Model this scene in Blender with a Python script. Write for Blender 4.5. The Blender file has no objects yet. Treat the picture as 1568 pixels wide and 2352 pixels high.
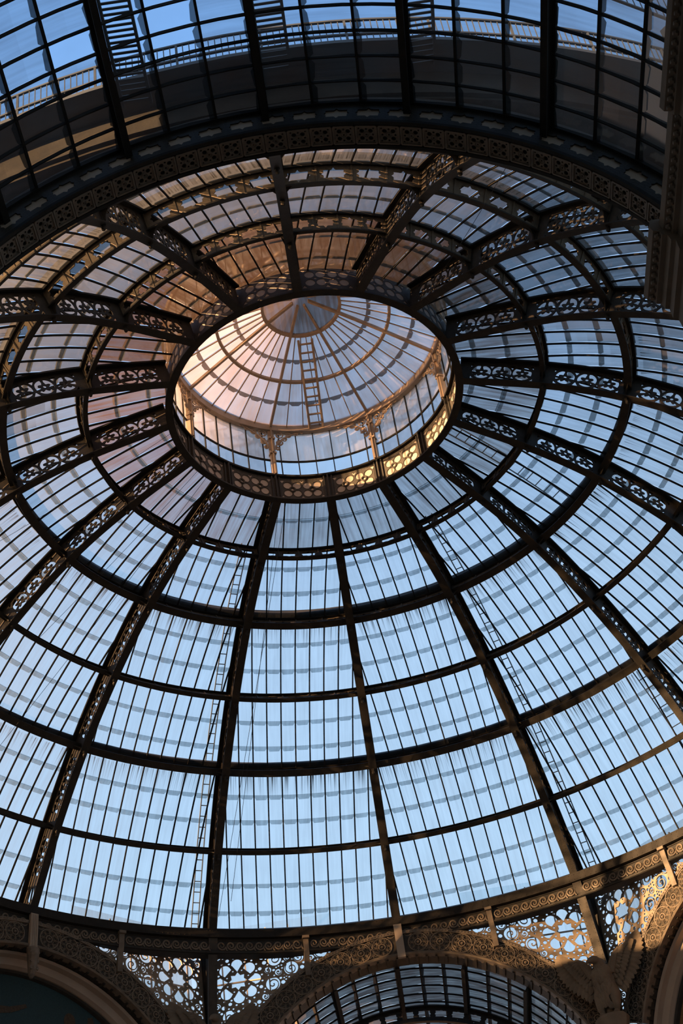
import bpy, math, random
import numpy as np
from mathutils import Matrix, Vector
from mathutils.geometry import delaunay_2d_cdt
random.seed(7)
S = bpy.context.scene
COL = S.collection
PI = math.pi
def R(d): return d * PI / 180
sin, cos = math.sin, math.cos

# ------------------------------------------------------------------ materials
def mat(name, base=(.1, .1, .1), rough=.6, metal=0., noise=None, bump=0., bscale=30):
    m = bpy.data.materials.new(name); m.use_nodes = True
    nt = m.node_tree; N = nt.nodes; L = nt.links
    b = N['Principled BSDF']
    b.inputs['Base Color'].default_value = (*base, 1)
    b.inputs['Roughness'].default_value = rough
    b.inputs['Metallic'].default_value = metal; b.inputs['Specular IOR Level'].default_value = .25
    tc = N.new('ShaderNodeTexCoord')
    if noise:
        sc, col2, lo, hi = noise
        n = N.new('ShaderNodeTexNoise'); n.inputs['Scale'].default_value = sc
        n.inputs['Detail'].default_value = 6
        L.new(tc.outputs['Object'], n.inputs['Vector'])
        r = N.new('ShaderNodeValToRGB')
        r.color_ramp.elements[0].position = lo; r.color_ramp.elements[1].position = hi
        r.color_ramp.elements[0].color = (*base, 1); r.color_ramp.elements[1].color = (*col2, 1)
        L.new(n.outputs['Fac'], r.inputs['Fac']); L.new(r.outputs['Color'], b.inputs['Base Color'])
    if bump:
        n2 = N.new('ShaderNodeTexNoise'); n2.inputs['Scale'].default_value = bscale; n2.inputs['Detail'].default_value = 4
        L.new(tc.outputs['Object'], n2.inputs['Vector'])
        bp = N.new('ShaderNodeBump'); bp.inputs['Strength'].default_value = bump; bp.inputs['Distance'].default_value = .03
        L.new(n2.outputs['Fac'], bp.inputs['Height']); L.new(bp.outputs['Normal'], b.inputs['Normal'])
    return m

def glassmat(name, f0=.08, kf=(.02, .55), dirt=(.265, .285, .30), fmax=.8, streak=.13, topdirt=0., trans=.55, rust=.0, tint=(.90, .97, 1)):
    """weathered roof glass: clear share shrinks towards grazing view, film of dirt scatters light"""
    m = bpy.data.materials.new(name); m.use_nodes = True
    nt = m.node_tree; N = nt.nodes; L = nt.links
    N.remove(N['Principled BSDF'])
    out = N['Material Output']
    def math_(op, a, b=None, clamp=False):
        n = N.new('ShaderNodeMath'); n.operation = op; n.use_clamp = clamp
        for i, v in enumerate((a, b)):
            if v is None: continue
            if isinstance(v, (int, float)): n.inputs[i].default_value = v
            else: L.new(v, n.inputs[i])
        return n.outputs[0]
    lw = N.new('ShaderNodeLayerWeight'); lw.inputs['Blend'].default_value = .5
    mr = N.new('ShaderNodeMapRange'); mr.interpolation_type = 'SMOOTHSTEP'
    mr.inputs['From Min'].default_value = kf[0]; mr.inputs['From Max'].default_value = kf[1]
    mr.inputs['To Min'].default_value = f0; mr.inputs['To Max'].default_value = fmax
    L.new(lw.outputs['Facing'], mr.inputs['Value'])
    uv = N.new('ShaderNodeUVMap'); uv.uv_map = 'UVMap'
    oi = N.new('ShaderNodeObjectInfo')
    mp = N.new('ShaderNodeMapping'); mp.inputs['Scale'].default_value = (9, .5, 1)
    L.new(uv.outputs['UV'], mp.inputs['Vector'])
    cx = N.new('ShaderNodeCombineXYZ')
    rr = math_('MULTIPLY', oi.outputs['Random'], 40.)
    L.new(rr, cx.inputs['X']); L.new(rr, cx.inputs['Y'])
    L.new(cx.outputs[0], mp.inputs['Location'])
    n1 = N.new('ShaderNodeTexNoise'); n1.inputs['Scale'].default_value = 1.; n1.inputs['Detail'].default_value = 5
    L.new(mp.outputs['Vector'], n1.inputs['Vector'])
    st = math_('MULTIPLY', math_('SUBTRACT', n1.outputs['Fac'], .45), streak * 2.2)
    fac = math_('ADD', mr.outputs['Result'], st)
    mp2 = N.new('ShaderNodeMapping'); mp2.inputs['Scale'].default_value = (1.2, .8, 1)
    L.new(uv.outputs['UV'], mp2.inputs['Vector']); L.new(cx.outputs[0], mp2.inputs['Location'])
    n2 = N.new('ShaderNodeTexNoise'); n2.inputs['Scale'].default_value = 1.; n2.inputs['Detail'].default_value = 3
    L.new(mp2.outputs['Vector'], n2.inputs['Vector'])
    fac = math_('ADD', fac, math_('MULTIPLY', math_('SUBTRACT', n2.outputs['Fac'], .5), .22))
    stain = None
    if topdirt:
        sx = N.new('ShaderNodeSeparateXYZ'); L.new(uv.outputs['UV'], sx.inputs[0])
        a = N.new('ShaderNodeMapRange'); a.inputs['From Min'].default_value = .18; a.inputs['From Max'].default_value = .26
        L.new(sx.outputs['Y'], a.inputs['Value'])
        b = N.new('ShaderNodeMapRange'); b.inputs['From Min'].default_value = .3; b.inputs['From Max'].default_value = 1.25
        b.inputs['To Min'].default_value = 1; b.inputs['To Max'].default_value = 0
        L.new(sx.outputs['Y'], b.inputs['Value'])
        msk = math_('MULTIPLY', a.outputs[0], b.outputs[0])
        mp3 = N.new('ShaderNodeMapping'); mp3.inputs['Scale'].default_value = (17, .35, 1)
        L.new(uv.outputs['UV'], mp3.inputs['Vector']); L.new(cx.outputs[0], mp3.inputs['Location'])
        n3 = N.new('ShaderNodeTexNoise'); n3.inputs['Scale'].default_value = 1.; n3.inputs['Detail'].default_value = 4
        L.new(mp3.outputs['Vector'], n3.inputs['Vector'])
        s3 = N.new('ShaderNodeMapRange'); s3.inputs['From Min'].default_value = .42; s3.inputs['From Max'].default_value = .75
        L.new(n3.outputs['Fac'], s3.inputs['Value'])
        stain = math_('MULTIPLY', math_('MULTIPLY', msk, s3.outputs[0]), topdirt, True)
    fac = math_('MAXIMUM', math_('MINIMUM', fac, .97), .02)
    if stain: fac = math_('MAXIMUM', fac, stain)
    tr = N.new('ShaderNodeBsdfTransparent'); tr.inputs['Color'].default_value = (*tint, 1)
    df = N.new('ShaderNodeBsdfDiffuse'); tl = N.new('ShaderNodeBsdfTranslucent')
    colr = N.new('ShaderNodeValToRGB')
    colr.color_ramp.elements[0].position = .35; colr.color_ramp.elements[1].position = .75
    colr.color_ramp.elements[0].color = (*dirt, 1)
    colr.color_ramp.elements[1].color = (dirt[0] * (.75 + rust * .3), dirt[1] * (.7 - rust * .2), dirt[2] * (.62 - rust * .3), 1)
    L.new(n2.outputs['Fac'], colr.inputs['Fac'])
    c = colr.outputs['Color']
    if stain:
        mx = N.new('ShaderNodeMix'); mx.data_type = 'RGBA'
        L.new(stain, mx.inputs['Factor']); L.new(c, mx.inputs['A']); mx.inputs['B'].default_value = (.05, .05, .04, 1)
        c = mx.outputs['Result']
    L.new(c, df.inputs['Color']); L.new(c, tl.inputs['Color'])
    m1 = N.new('ShaderNodeMixShader'); m1.inputs[0].default_value = trans
    L.new(df.outputs[0], m1.inputs[1]); L.new(tl.outputs[0], m1.inputs[2])
    m2 = N.new('ShaderNodeMixShader'); L.new(fac, m2.inputs[0])
    L.new(tr.outputs[0], m2.inputs[1]); L.new(m1.outputs[0], m2.inputs[2])
    gl = N.new('ShaderNodeBsdfGlossy'); gl.inputs['Roughness'].default_value = .12
    fr = N.new('ShaderNodeFresnel'); fr.inputs['IOR'].default_value = 1.35
    frm = math_('MULTIPLY', fr.outputs[0], .5)
    m3 = N.new('ShaderNodeMixShader'); L.new(frm, m3.inputs[0])
    L.new(m2.outputs[0], m3.inputs[1]); L.new(gl.outputs[0], m3.inputs[2])
    L.new(m3.outputs[0], out.inputs['Surface'])
    return m

M = {}
M['iron'] = mat('iron_paint', (.032, .029, .024), .6, 0, (3., (.05, .044, .034), .35, .75), .3, 25)
M['iron_dark'] = mat('iron_dark_paint', (.018, .017, .015), .8, 0, (2., (.03, .027, .022), .4, .7), .2, 20)
M['ornament'] = mat('ornament_paint', (.23, .185, .135), .55, 0, (4., (.15, .12, .09), .35, .7), .2, 40)
M['panel'] = mat('ornament_dark_paint', (.055, .047, .036), .6, 0, (4., (.035, .03, .024), .35, .7), .2, 40)
M['tracery'] = mat('tracery_paint', (.075, .064, .05), .6, 0, (4., (.05, .043, .034), .35, .7), .25, 40)
M['purlin'] = mat('purlin_paint', (.2, .16, .11), .6, 0, (5., (.12, .098, .07), .35, .7), .25, 40)
M['girder'] = mat('girder_paint', (.028, .024, .019), .6, 0, (4., (.02, .017, .013), .35, .7), .25, 60)
M['cornice'] = mat('cornice_stone', (.24, .19, .14), .75, 0, (1.5, (.17, .135, .1), .35, .7), .3, 14)
M['arch_ornament'] = mat('arch_ornament_paint', (.19, .155, .115), .55, 0, (4., (.13, .105, .078), .35, .7), .2, 40)
M['lattice'] = mat('lattice_paint', (.38, .3, .215), .55, 0, (4., (.28, .22, .155), .35, .7), .2, 40)
M['ring'] = mat('ring_paint', (.075, .064, .05), .55, 0, (4., (.05, .043, .034), .35, .7), .25, 60)
M['stone'] = mat('stone', (.21, .163, .112), .75, 0, (1.5, (.13, .10, .07), .35, .7), .3, 14)
M['beige'] = mat('beige_plate', (.46, .375, .285), .7, 0, (1., (.36, .29, .22), .3, .7))
M['teal'] = mat('teal_mosaic', (.028, .062, .066), .55, 0, (30., (.02, .045, .05), .35, .7), .1, 60)
M['gold'] = mat('gold_mosaic', (.22, .12, .055), .5, 0, (12., (.17, .09, .042), .35, .7), .1, 60)
M['figure'] = mat('figure_mosaic', (.09, .06, .035), .6, 0, (20., (.05, .035, .022), .35, .7))
M['wall'] = mat('wall_plaster', (.44, .36, .27), .8, 0, (.5, (.36, .3, .22), .3, .7))
M['floor'] = mat('floor_marble', (.55, .46, .36), .5, 0, (.4, (.36, .30, .23), .45, .55))
M['cream'] = mat('cream_backing', (.5, .40, .31), .5, 0, (2., (.4, .32, .25), .3, .7))
M['wire'] = mat('wire_steel', (.03, .03, .03), .5)
M['steel'] = mat('ladder_steel', (.07, .08, .09), .55)
M['cloud_post'] = mat('lantern_paint', (.40, .29, .205), .55, 0, (3., (.3, .22, .15), .35, .7))
M['glass'] = glassmat('dome_glass')
M['glass_stained'] = glassmat('dome_glass_stained', topdirt=1.25, streak=.2)
M['lap'] = glassmat('dome_glass_lap', f0=.5, kf=(.05, .5), dirt=(.17, .20, .205), fmax=.96, streak=.15, trans=.55)
M['vglass'] = glassmat('vault_glass', f0=.25, kf=(.1, .6), dirt=(.12, .11, .10), fmax=.9, streak=.2, rust=.5)
M['glass_top'] = glassmat('dome_glass_sooty', f0=.42, kf=(.02, .5), dirt=(.22, .155, .10), fmax=.95, streak=.3, rust=.3)
M['vclear'] = glassmat('vault_glass_clear', f0=.03, kf=(.3, .9), fmax=.6, streak=.0)
M['vlap'] = glassmat('vault_glass_lap', f0=.8, kf=(.05, .5), dirt=(.04, .04, .037), fmax=.98, streak=.1, trans=.4)
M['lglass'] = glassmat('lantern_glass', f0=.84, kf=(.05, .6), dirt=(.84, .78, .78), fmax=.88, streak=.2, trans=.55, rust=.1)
M['ldrum'] = glassmat('lantern_drum_glass', f0=.12, kf=(.4, .95), fmax=.4, streak=.02)
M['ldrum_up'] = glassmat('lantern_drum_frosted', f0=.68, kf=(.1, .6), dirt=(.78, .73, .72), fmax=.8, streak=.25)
M['llap'] = glassmat('lantern_glass_lap', f0=.9, kf=(.05, .6), dirt=(.2, .15, .115), fmax=.97, streak=.15, trans=.4)

# ------------------------------------------------------------------ mesh helpers
class MB:
    def __init__(s): s.v = []; s.f = []; s.m = []; s.uv = []
    def add(s, vs, fs, mi=0, uvs=None):
        o = len(s.v); s.v += [tuple(p) for p in vs]
        for f in fs:
            s.f.append(tuple(i + o for i in f)); s.m.append(mi)
        s.uv += list(uvs) if uvs is not None else [(0, 0)] * len(vs)
        return s
    def loft(s, rows, closed=True, caps=True, mi=0, loop=False):
        n = len(rows[0]); vs = [p for r in rows for p in r]; fs = []
        k = len(rows)
        for i in range(k if loop else k - 1):
            a = i * n; b = ((i + 1) % k) * n
            for j in range(n if closed else n - 1):
                q = (j + 1) % n
                fs.append((a + j, a + q, b + q, b + j))
        if caps and closed and not loop:
            fs.append(tuple(range(n - 1, -1, -1))); fs.append(tuple((k - 1) * n + j for j in range(n)))
        return s.add(vs, fs, mi)
    def box(s, c, h, rot=None, mi=0):
        vs = [Vector((x * h[0], y * h[1], z * h[2])) for x in (-1, 1) for y in (-1, 1) for z in (-1, 1)]
        if rot is not None: vs = [rot @ v for v in vs]
        vs = [v + Vector(c) for v in vs]
        return s.add(vs, [(0, 1, 3, 2), (4, 6, 7, 5), (0, 4, 5, 1), (2, 3, 7, 6), (0, 2, 6, 4), (1, 5, 7, 3)], mi)
    def tube(s, pts, r, n=6, loop=False, mi=0, rr=None):
        pts = [Vector(p) for p in pts]; rows = []; k = len(pts); up = None
        for i, p in enumerate(pts):
            a = pts[(i - 1) % k] if (loop or i > 0) else p
            b = pts[(i + 1) % k] if (loop or i < k - 1) else p
            t = (b - a).normalized()
            if up is None:
                up = Vector((0, 0, 1)) if abs(t.z) < .9 else Vector((1, 0, 0))
            e = (up - t * up.dot(t)).normalized(); up = e
            g = t.cross(e)
            ra = rr[i] if rr else r
            rows.append([p + e * (ra * cos(2 * PI * j / n)) + g * (ra * sin(2 * PI * j / n)) for j in range(n)])
        return s.loft(rows, True, not loop, mi, loop)
    def bar(s, a, b, w, h, up=(0, 0, 1), mi=0):
        a = Vector(a); b = Vector(b); t = (b - a).normalized(); u = Vector(up)
        u = (u - t * u.dot(t)).normalized(); g = t.cross(u)
        rows = [[p + g * (w / 2 * i) + u * (h / 2 * j) for i, j in ((-1, -1), (1, -1), (1, 1), (-1, 1))] for p in (a, b)]
        return s.loft(rows, True, True, mi)
    def dome(s, c, r, n=6, axis=(0, 0, 1)):
        q = Vector(axis).to_track_quat('Z', 'Y')
        vs = [Vector((r * cos(2 * PI * j / n), r * sin(2 * PI * j / n), 0)) for j in range(n)] + [Vector((r * .6 * cos(2 * PI * j / n), r * .6 * sin(2 * PI * j / n), r * .6)) for j in range(n)]
        vs = [q @ v + Vector(c) for v in vs]
        fs = [(j, (j + 1) % n, n + (j + 1) % n, n + j) for j in range(n)] + [tuple(range(n, 2 * n))]
        return s.add(vs, fs)
    def map(s, fn): s.v = [tuple(fn(*p)) for p in s.v]; return s
    def mesh(s, name, mats, origin=(0, 0, 0), smooth=False):
        me = bpy.data.meshes.new(name)
        o = origin
        me.from_pydata([(p[0] - o[0], p[1] - o[1], p[2] - o[2]) for p in s.v], [], s.f)
        for m in (mats if isinstance(mats, (list, tuple)) else [mats]): me.materials.append(m)
        me.polygons.foreach_set('material_index', s.m)
        if any(u != (0, 0) for u in s.uv):
            ul = me.uv_layers.new(name='UVMap')
            li = np.zeros(len(me.loops), dtype=np.int32); me.loops.foreach_get('vertex_index', li)
            ul.data.foreach_set('uv', np.array(s.uv, dtype=np.float32)[li].ravel())
        if smooth: me.polygons.foreach_set('use_smooth', [True] * len(me.polygons))
        me.update()
        return me
    def build(s, name, mats, parent=None, origin=(0, 0, 0), smooth=False):
        return link(name, s.mesh(name, mats, origin, smooth), parent)
def link(name, me, parent=None):
    o = bpy.data.objects.new(name, me); COL.objects.link(o)
    if parent: o.parent = parent
    return o
def tag(o, label=None, cat=None, group=None, kind=None):
    if label: o['label'] = label
    if cat: o['category'] = cat
    if group: o['group'] = group
    if kind: o['kind'] = kind
    return o
def thing(name, label, cat, group=None, base=(0, 0, 0), rot=0.):
    o = bpy.data.objects.new(name, None); COL.objects.link(o)
    o.empty_display_size = .3
    o.location = Matrix.Rotation(rot, 3, 'Z') @ Vector(base); o.rotation_euler = (0, 0, rot)
    return tag(o, label, cat, group)
def copy_thing(root, base, rot, label):
    r = root.copy(); COL.objects.link(r)
    r.location = Matrix.Rotation(rot, 3, 'Z') @ Vector(base); r.rotation_euler = (0, 0, rot); r['label'] = label
    for ch in list(root.children):
        c = ch.copy(); COL.objects.link(c); c.parent = r
        for g in list(ch.children):
            d = g.copy(); COL.objects.link(d); d.parent = c
    return r
_plates = {}
def plate(loops, t):
    """flat pierced plate: loops of (u,v), even-odd fill, thickness t -> MB in (u,v,w)"""
    vs, ed = [], []
    for lp in loops:
        o = len(vs); n = len(lp); vs += [Vector(p) for p in lp]; ed += [(o + i, o + (i + 1) % n) for i in range(n)]
    V, _, F, *_r = delaunay_2d_cdt(vs, ed, [], 0, 1e-5)
    P = np.array([tuple(v) for v in V]); T = np.array(F); C = P[T].mean(1)
    A = np.array([tuple(vs[i]) for i, _ in ed]); B = np.array([tuple(vs[j]) for _, j in ed])
    par = np.zeros(len(C), dtype=np.int64)
    for a, b in zip(A, B):
        if a[1] == b[1]: continue
        hit = (a[1] > C[:, 1]) != (b[1] > C[:, 1])
        par += hit & (C[:, 0] < (b[0] - a[0]) * (C[:, 1] - a[1]) / (b[1] - a[1]) + a[0])
    T = T[par % 2 == 1]
    n = len(P); h = t / 2; mb = MB()
    fs = [tuple(int(i) + n for i in f) for f in T] + [tuple(int(i) for i in f[::-1]) for f in T]
    cnt = {}
    for f in T:
        for i, j in ((f[0], f[1]), (f[1], f[2]), (f[2], f[0])): cnt[(int(i), int(j))] = 1
    fs += [(i, j, j + n, i + n) for (i, j) in cnt if (j, i) not in cnt]
    return mb.add([(x, y, -h) for x, y in P] + [(x, y, h) for x, y in P], fs)
def circ(cx, cy, r, n=16, a0=0.): return [(cx + r * cos(a0 + 2 * PI * i / n), cy + r * sin(a0 + 2 * PI * i / n)) for i in range(n)]
def rect(x0, y0, x1, y1, k=1):
    p = []
    for (a, b, c, d) in ((x0, y0, x1, y0), (x1, y0, x1, y1), (x1, y1, x0, y1), (x0, y1, x0, y0)):
        for i in range(k): p.append((a + (c - a) * i / k, b + (d - b) * i / k))
    return p
ORD = 'first second third fourth fifth sixth seventh eighth ninth tenth eleventh twelfth thirteenth fourteenth fifteenth sixteenth'.split()

# ------------------------------------------------------------------ camera (position and lens solved from the dome's own geometry)
RV, UV_, FV = Vector((.98789, .09217, -.12480)), Vector((.14865, -.64577, .74892)), Vector((.00617, .75813, .65206))
import math as _m
def _axes(a, b, c):
    f = Vector((sin(a) * cos(b), cos(a) * cos(b), sin(b))); r = Vector((cos(a), -sin(a), 0)); u = r.cross(f)
    return r * cos(c) + u * sin(c), u * cos(c) - r * sin(c), f
RV, UV_, FV = _axes(.0081442, .7103309, -.1547075)
CAM = Vector((0, -37.245, -26.654)); FPX = 3560.65
cd = bpy.data.cameras.new('camera'); cam = bpy.data.objects.new('camera', cd); COL.objects.link(cam)
cd.sensor_fit = 'HORIZONTAL'; cd.sensor_width = 36; cd.lens = 36 * FPX / 1568; cd.clip_end = 500
mw = Matrix((RV, UV_, -FV)).transposed().to_4x4(); mw.translation = CAM; cam.matrix_world = mw
S.camera = cam
def in_view(P, mg=150):
    V = Vector(P) - CAM; d = V.dot(FV)
    x = 784 + FPX * V.dot(RV) / d; y = 1176 - FPX * V.dot(UV_) / d
    return -mg < x < 1568 + mg and -mg < y < 2352 + mg

# ------------------------------------------------------------------ dome profile
PR = [4.788, 7.541, 10.078, 12.449, 14.499, 16.379, 18.0]
PZ = [10.354, 9.544, 8.447, 6.711, 4.740, 2.429, 0.0]
def spline(y):
    n = len(y); A = np.zeros((n, n)); b = np.zeros(n); A[0, 0] = A[-1, -1] = 1
    for i in range(1, n - 1):
        A[i, i - 1:i + 2] = (1, 4, 1); b[i] = 6 * (y[i - 1] - 2 * y[i] + y[i + 1])
    m = np.linalg.solve(A, b)
    def f(s):
        i = min(max(int(math.floor(s)), 0), n - 2); t = s - i; q = 1 - t
        return q * y[i] + t * y[i + 1] + ((q ** 3 - q) * m[i] + (t ** 3 - t) * m[i + 1]) / 6
    return f
# smooth the fitted points towards their common arc
def arc_pt(r): return -8.699 + math.sqrt(19.608 ** 2 - (r - .332) ** 2)
PZs = [.6 * z + .4 * arc_pt(r) for r, z in zip(PR, PZ)]; PZs[-1] = 0.
fr_, fz_ = spline(PR), spline(PZs)
def prof(s, d=0.):
    e = 1e-3
    dr = fr_(s + e) - fr_(s - e); dz = fz_(s + e) - fz_(s - e); L = math.hypot(dr, dz)
    return fr_(s) - dz / L * d, fz_(s) + dr / L * d
TL = [math.hypot(PR[i + 1] - PR[i], PZs[i + 1] - PZs[i]) for i in range(6)]
def Pm(s, d, x):          # point of a rib standing at azimuth 0
    r, z = prof(s, d); return (x, r, z)
def Pa(s, d, a):          # point on the shell, azimuth a
    r, z = prof(s, d); return (-r * sin(a), r * cos(a), z)
PHI0 = R(-.3785); STEP = R(22.5)
GD = 1.0                  # depth from rib's inner flange to the glass

# ------------------------------------------------------------------ ribs
RB = (0, 18.0, 0.0)
def flower_loops(cx, cy, r0, hub=.055, lobes=5, att=(90, 210, 330), hw=9, amp=.055, mid=.165, n=9):
    loops = []
    k = len(att)
    for i in range(k):
        a0 = R(att[i] + hw); a1 = R((att[(i + 1) % k] - hw)) + (2 * PI if i == k - 1 else 0)
        out = [(cx + r0 * cos(a0 + (a1 - a0) * j / n), cy + r0 * sin(a0 + (a1 - a0) * j / n)) for j in range(n + 1)]
        inn = []
        for j in range(n, -1, -1):
            a = a0 + (a1 - a0) * j / n; q = mid + amp * cos(lobes * (a - PI / 2))
            inn.append((cx + q * cos(a), cy + q * sin(a)))
        loops.append(out + inn)
    loops.append(circ(cx, cy, hub, 8))
    return loops
def tri_hole(cx, cy, w, h): return [(cx - w, cy), (cx + w, cy), (cx, cy - h)]
def make_rib():
    root = thing('dome_rib', 'x', 'dome rib', 'dome ribs', RB, 0)
    ss = [.03 + 5.97 * i / 60 for i in range(61)]
    mb = MB(); mb.loft([[Pm(s, d, x) for d, x in ((0, -.15), (0, .15), (.03, .15), (.03, -.15))] for s in ss])
    for sg in (-1, 1):    # angle irons beside the web
        mb.loft([[Pm(s, d, sg * x) for d, x in ((.03, .015), (.03, .1), (.045, .1), (.12, .03), (.12, .015))] for s in ss])
    mb.build('inner_flange', M['iron'], root, RB)
    mb = MB(); mb.loft([[Pm(s, d, x) for d, x in ((.93, -.17), (.93, .17), (1.0, .17), (1.0, -.17))] for s in ss])
    mb.build('outer_flange', M['iron_dark'], root, RB)
    for t in range(6):
        L = TL[t]; u0 = .03 * L if t == 0 else 0.
        loops = [rect(u0, .03, L, .95, 12)]
        cs = [.72, 1.44, 2.16] if t < 5 else [.72, 1.44]
        if t == 0: cs = [.82, 1.5, 2.18]
        for c in cs:
            loops += flower_loops(c, .49, .315)
        for a, b in zip(cs, cs[1:]):
            m_ = (a + b) / 2
            for sy in (-1, 1): loops.append([(m_ - .13, .49 + sy * .36), (m_ + .13, .49 + sy * .36), (m_, .49 + sy * .15)])
        for e, sg in ((cs[0], -1), (cs[-1], 1)):
            for sy in (-1, 1): loops.append([(e + sg * .36, .49 + sy * .36), (e + sg * .2, .49 + sy * .36), (e + sg * .36, .49 + sy * .2)])
        if t == 5:
            loops.append([(2.45 + x, .49 + y) for x, y in ([(.28 * cos(q), .2 * sin(q)) for q in [R(30 * i) for i in range(12)]])])
        mb = plate(loops, .035).map(lambda u, v, w, t=t, L=L: Pm(t + u / L, v, w))
        mb.build('tracery_panel', M['tracery'], root, RB)
    for t in range(1, 6):  # gussets and the little drop at each crossing
        mb = MB()
        for sg in (-1, 1):
            g = [(-.12, .03), (.12, .03), (.09, .2), (.08, .75), (.13, .93), (-.13, .93), (-.08, .75), (-.09, .2)]
            mb.loft([[Pm(t + u / TL[t - 1], d, sg * x) for u, d in g] for x in (.02, .05)])
        mb.build('gusset_plate', M['iron'], root, RB)
        mb = MB(); r0, z0 = prof(t + .03, -.02)
        prf = [(.0, .05), (.07, .03), (.08, -.02), (.05, -.07), (.07, -.12), (.05, -.19), (.0, -.22)]
        mb.loft([[(q * cos(R(60 * j)), r0 + q * sin(R(60 * j)), z0 + h) for j in range(6)] for q, h in prf])
        mb.build('drop_boss', M['iron'], root, RB)
    return root
def rib_label(i):
    if i == 15: return 'openwork iron dome rib that runs down to the spread-winged eagle'
    return f"openwork iron dome rib, {ORD[i]} clockwise from the spread-winged eagle's rib"
rib0 = make_rib()
for i in range(16):
    ph = PHI0 + i * STEP
    if i == 0:
        rib0.location = Matrix.Rotation(ph, 3, 'Z') @ Vector(RB); rib0.rotation_euler = (0, 0, ph); rib0['label'] = rib_label(0)
    else: copy_thing(rib0, RB, ph, rib_label(i))

# ------------------------------------------------------------------ purlins
HB = STEP / 2
def make_purlin(t):
    rb, zb = prof(t, .5); base = (0, rb, zb)
    root = thing('dome_purlin', 'x', 'purlin', f'purlins of the dome, {ORD[t-1]} ring below the lantern', base, 0)
    rm = prof(t, .68)[0]; half = rm * (HB) - .03
    n = 4 if t < 3 else (5 if t == 3 else 6)
    heavy = t in (2, 4)
    v0 = .40
    def mp(u, v, w): return Pa(t + w / 2.85, v, u / rm)
    loops = [rect(-half, v0, half, .96, 14)]
    pit = 2 * half / n; hw = min(.36, pit * .38)
    for k in range(n):
        c = -half + pit * (k + .5); y = .68
        star = [(-hw, 0), (-hw * .8, .05), (-hw * .8, .12), (-.06, .12), (0, .19), (.06, .12), (hw * .8, .12), (hw * .8, .05),
                (hw, 0), (hw * .8, -.05), (hw * .8, -.12), (.06, -.12), (0, -.19), (-.06, -.12), (-hw * .8, -.12), (-hw * .8, -.05)]
        loops.append([(c + a, y + b) for a, b in star])
    mb = plate(loops, .03).map(mp)
    for k in range(n + 1):
        c = min(max(-half + pit * k, -half + .03), half - .03)
        mb.loft([[mp(c + a, v, b) for a, b in ((-.025, -.045), (.025, -.045), (.025, .045), (-.025, .045))] for v in (v0, .95)])
    mb.build('pierced_web', M['purlin'], root, base)
    us = [-half + 2 * half * i / 12 for i in range(13)]
    fw = .13 if heavy else .085
    mb = MB(); mb.loft([[mp(u, v, w) for v, w in ((v0 - .02, -fw), (v0 - .02, fw), (v0 + .02, fw), (v0 + .02, -fw))] for u in us])
    mb.build('lower_flange', M['iron'], root, base)
    mb = MB(); mb.loft([[mp(u, v, w) for v, w in ((.92, -.1), (.92, .12), (.99, .12), (.99, -.1))] for u in us])
    mb.build('upper_flange', M['iron_dark'], root, base)
    # end brackets curving into the rib
    for sg in (-1, 1):
        mb = MB(); q = [(half, .05), (half, v0), (half - .32, v0), (half - .22, v0 - .06), (half - .12, v0 - .16), (half - .06, .12)]
        mb.loft([[mp(sg * u, v, w) for u, v in q] for w in (-.02, .02)])
        mb.build('end_bracket', M['iron'], root, base)
    return root, base
for t in range(1, 6):
    proto, base = make_purlin(t); used = False
    for i in range(16):
        ph = PHI0 + (i + .5) * STEP
        if not any(in_view(Matrix.Rotation(ph + q * HB, 3, 'Z') @ Vector(base)) for q in (-1, 0, 1)): continue
        if t >= 4 and 7 <= i <= 9: continue      # behind the great arch
        k = (i + 1) % 16
        lab = f"pierced iron purlin, {ORD[t-1]} ring below lantern, {ORD[k]} bay clockwise from eagle's rib"
        if not used:
            proto.location = Matrix.Rotation(ph, 3, 'Z') @ Vector(base); proto.rotation_euler = (0, 0, ph); proto['label'] = lab; used = True
        else: copy_thing(proto, base, ph, lab)

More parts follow.
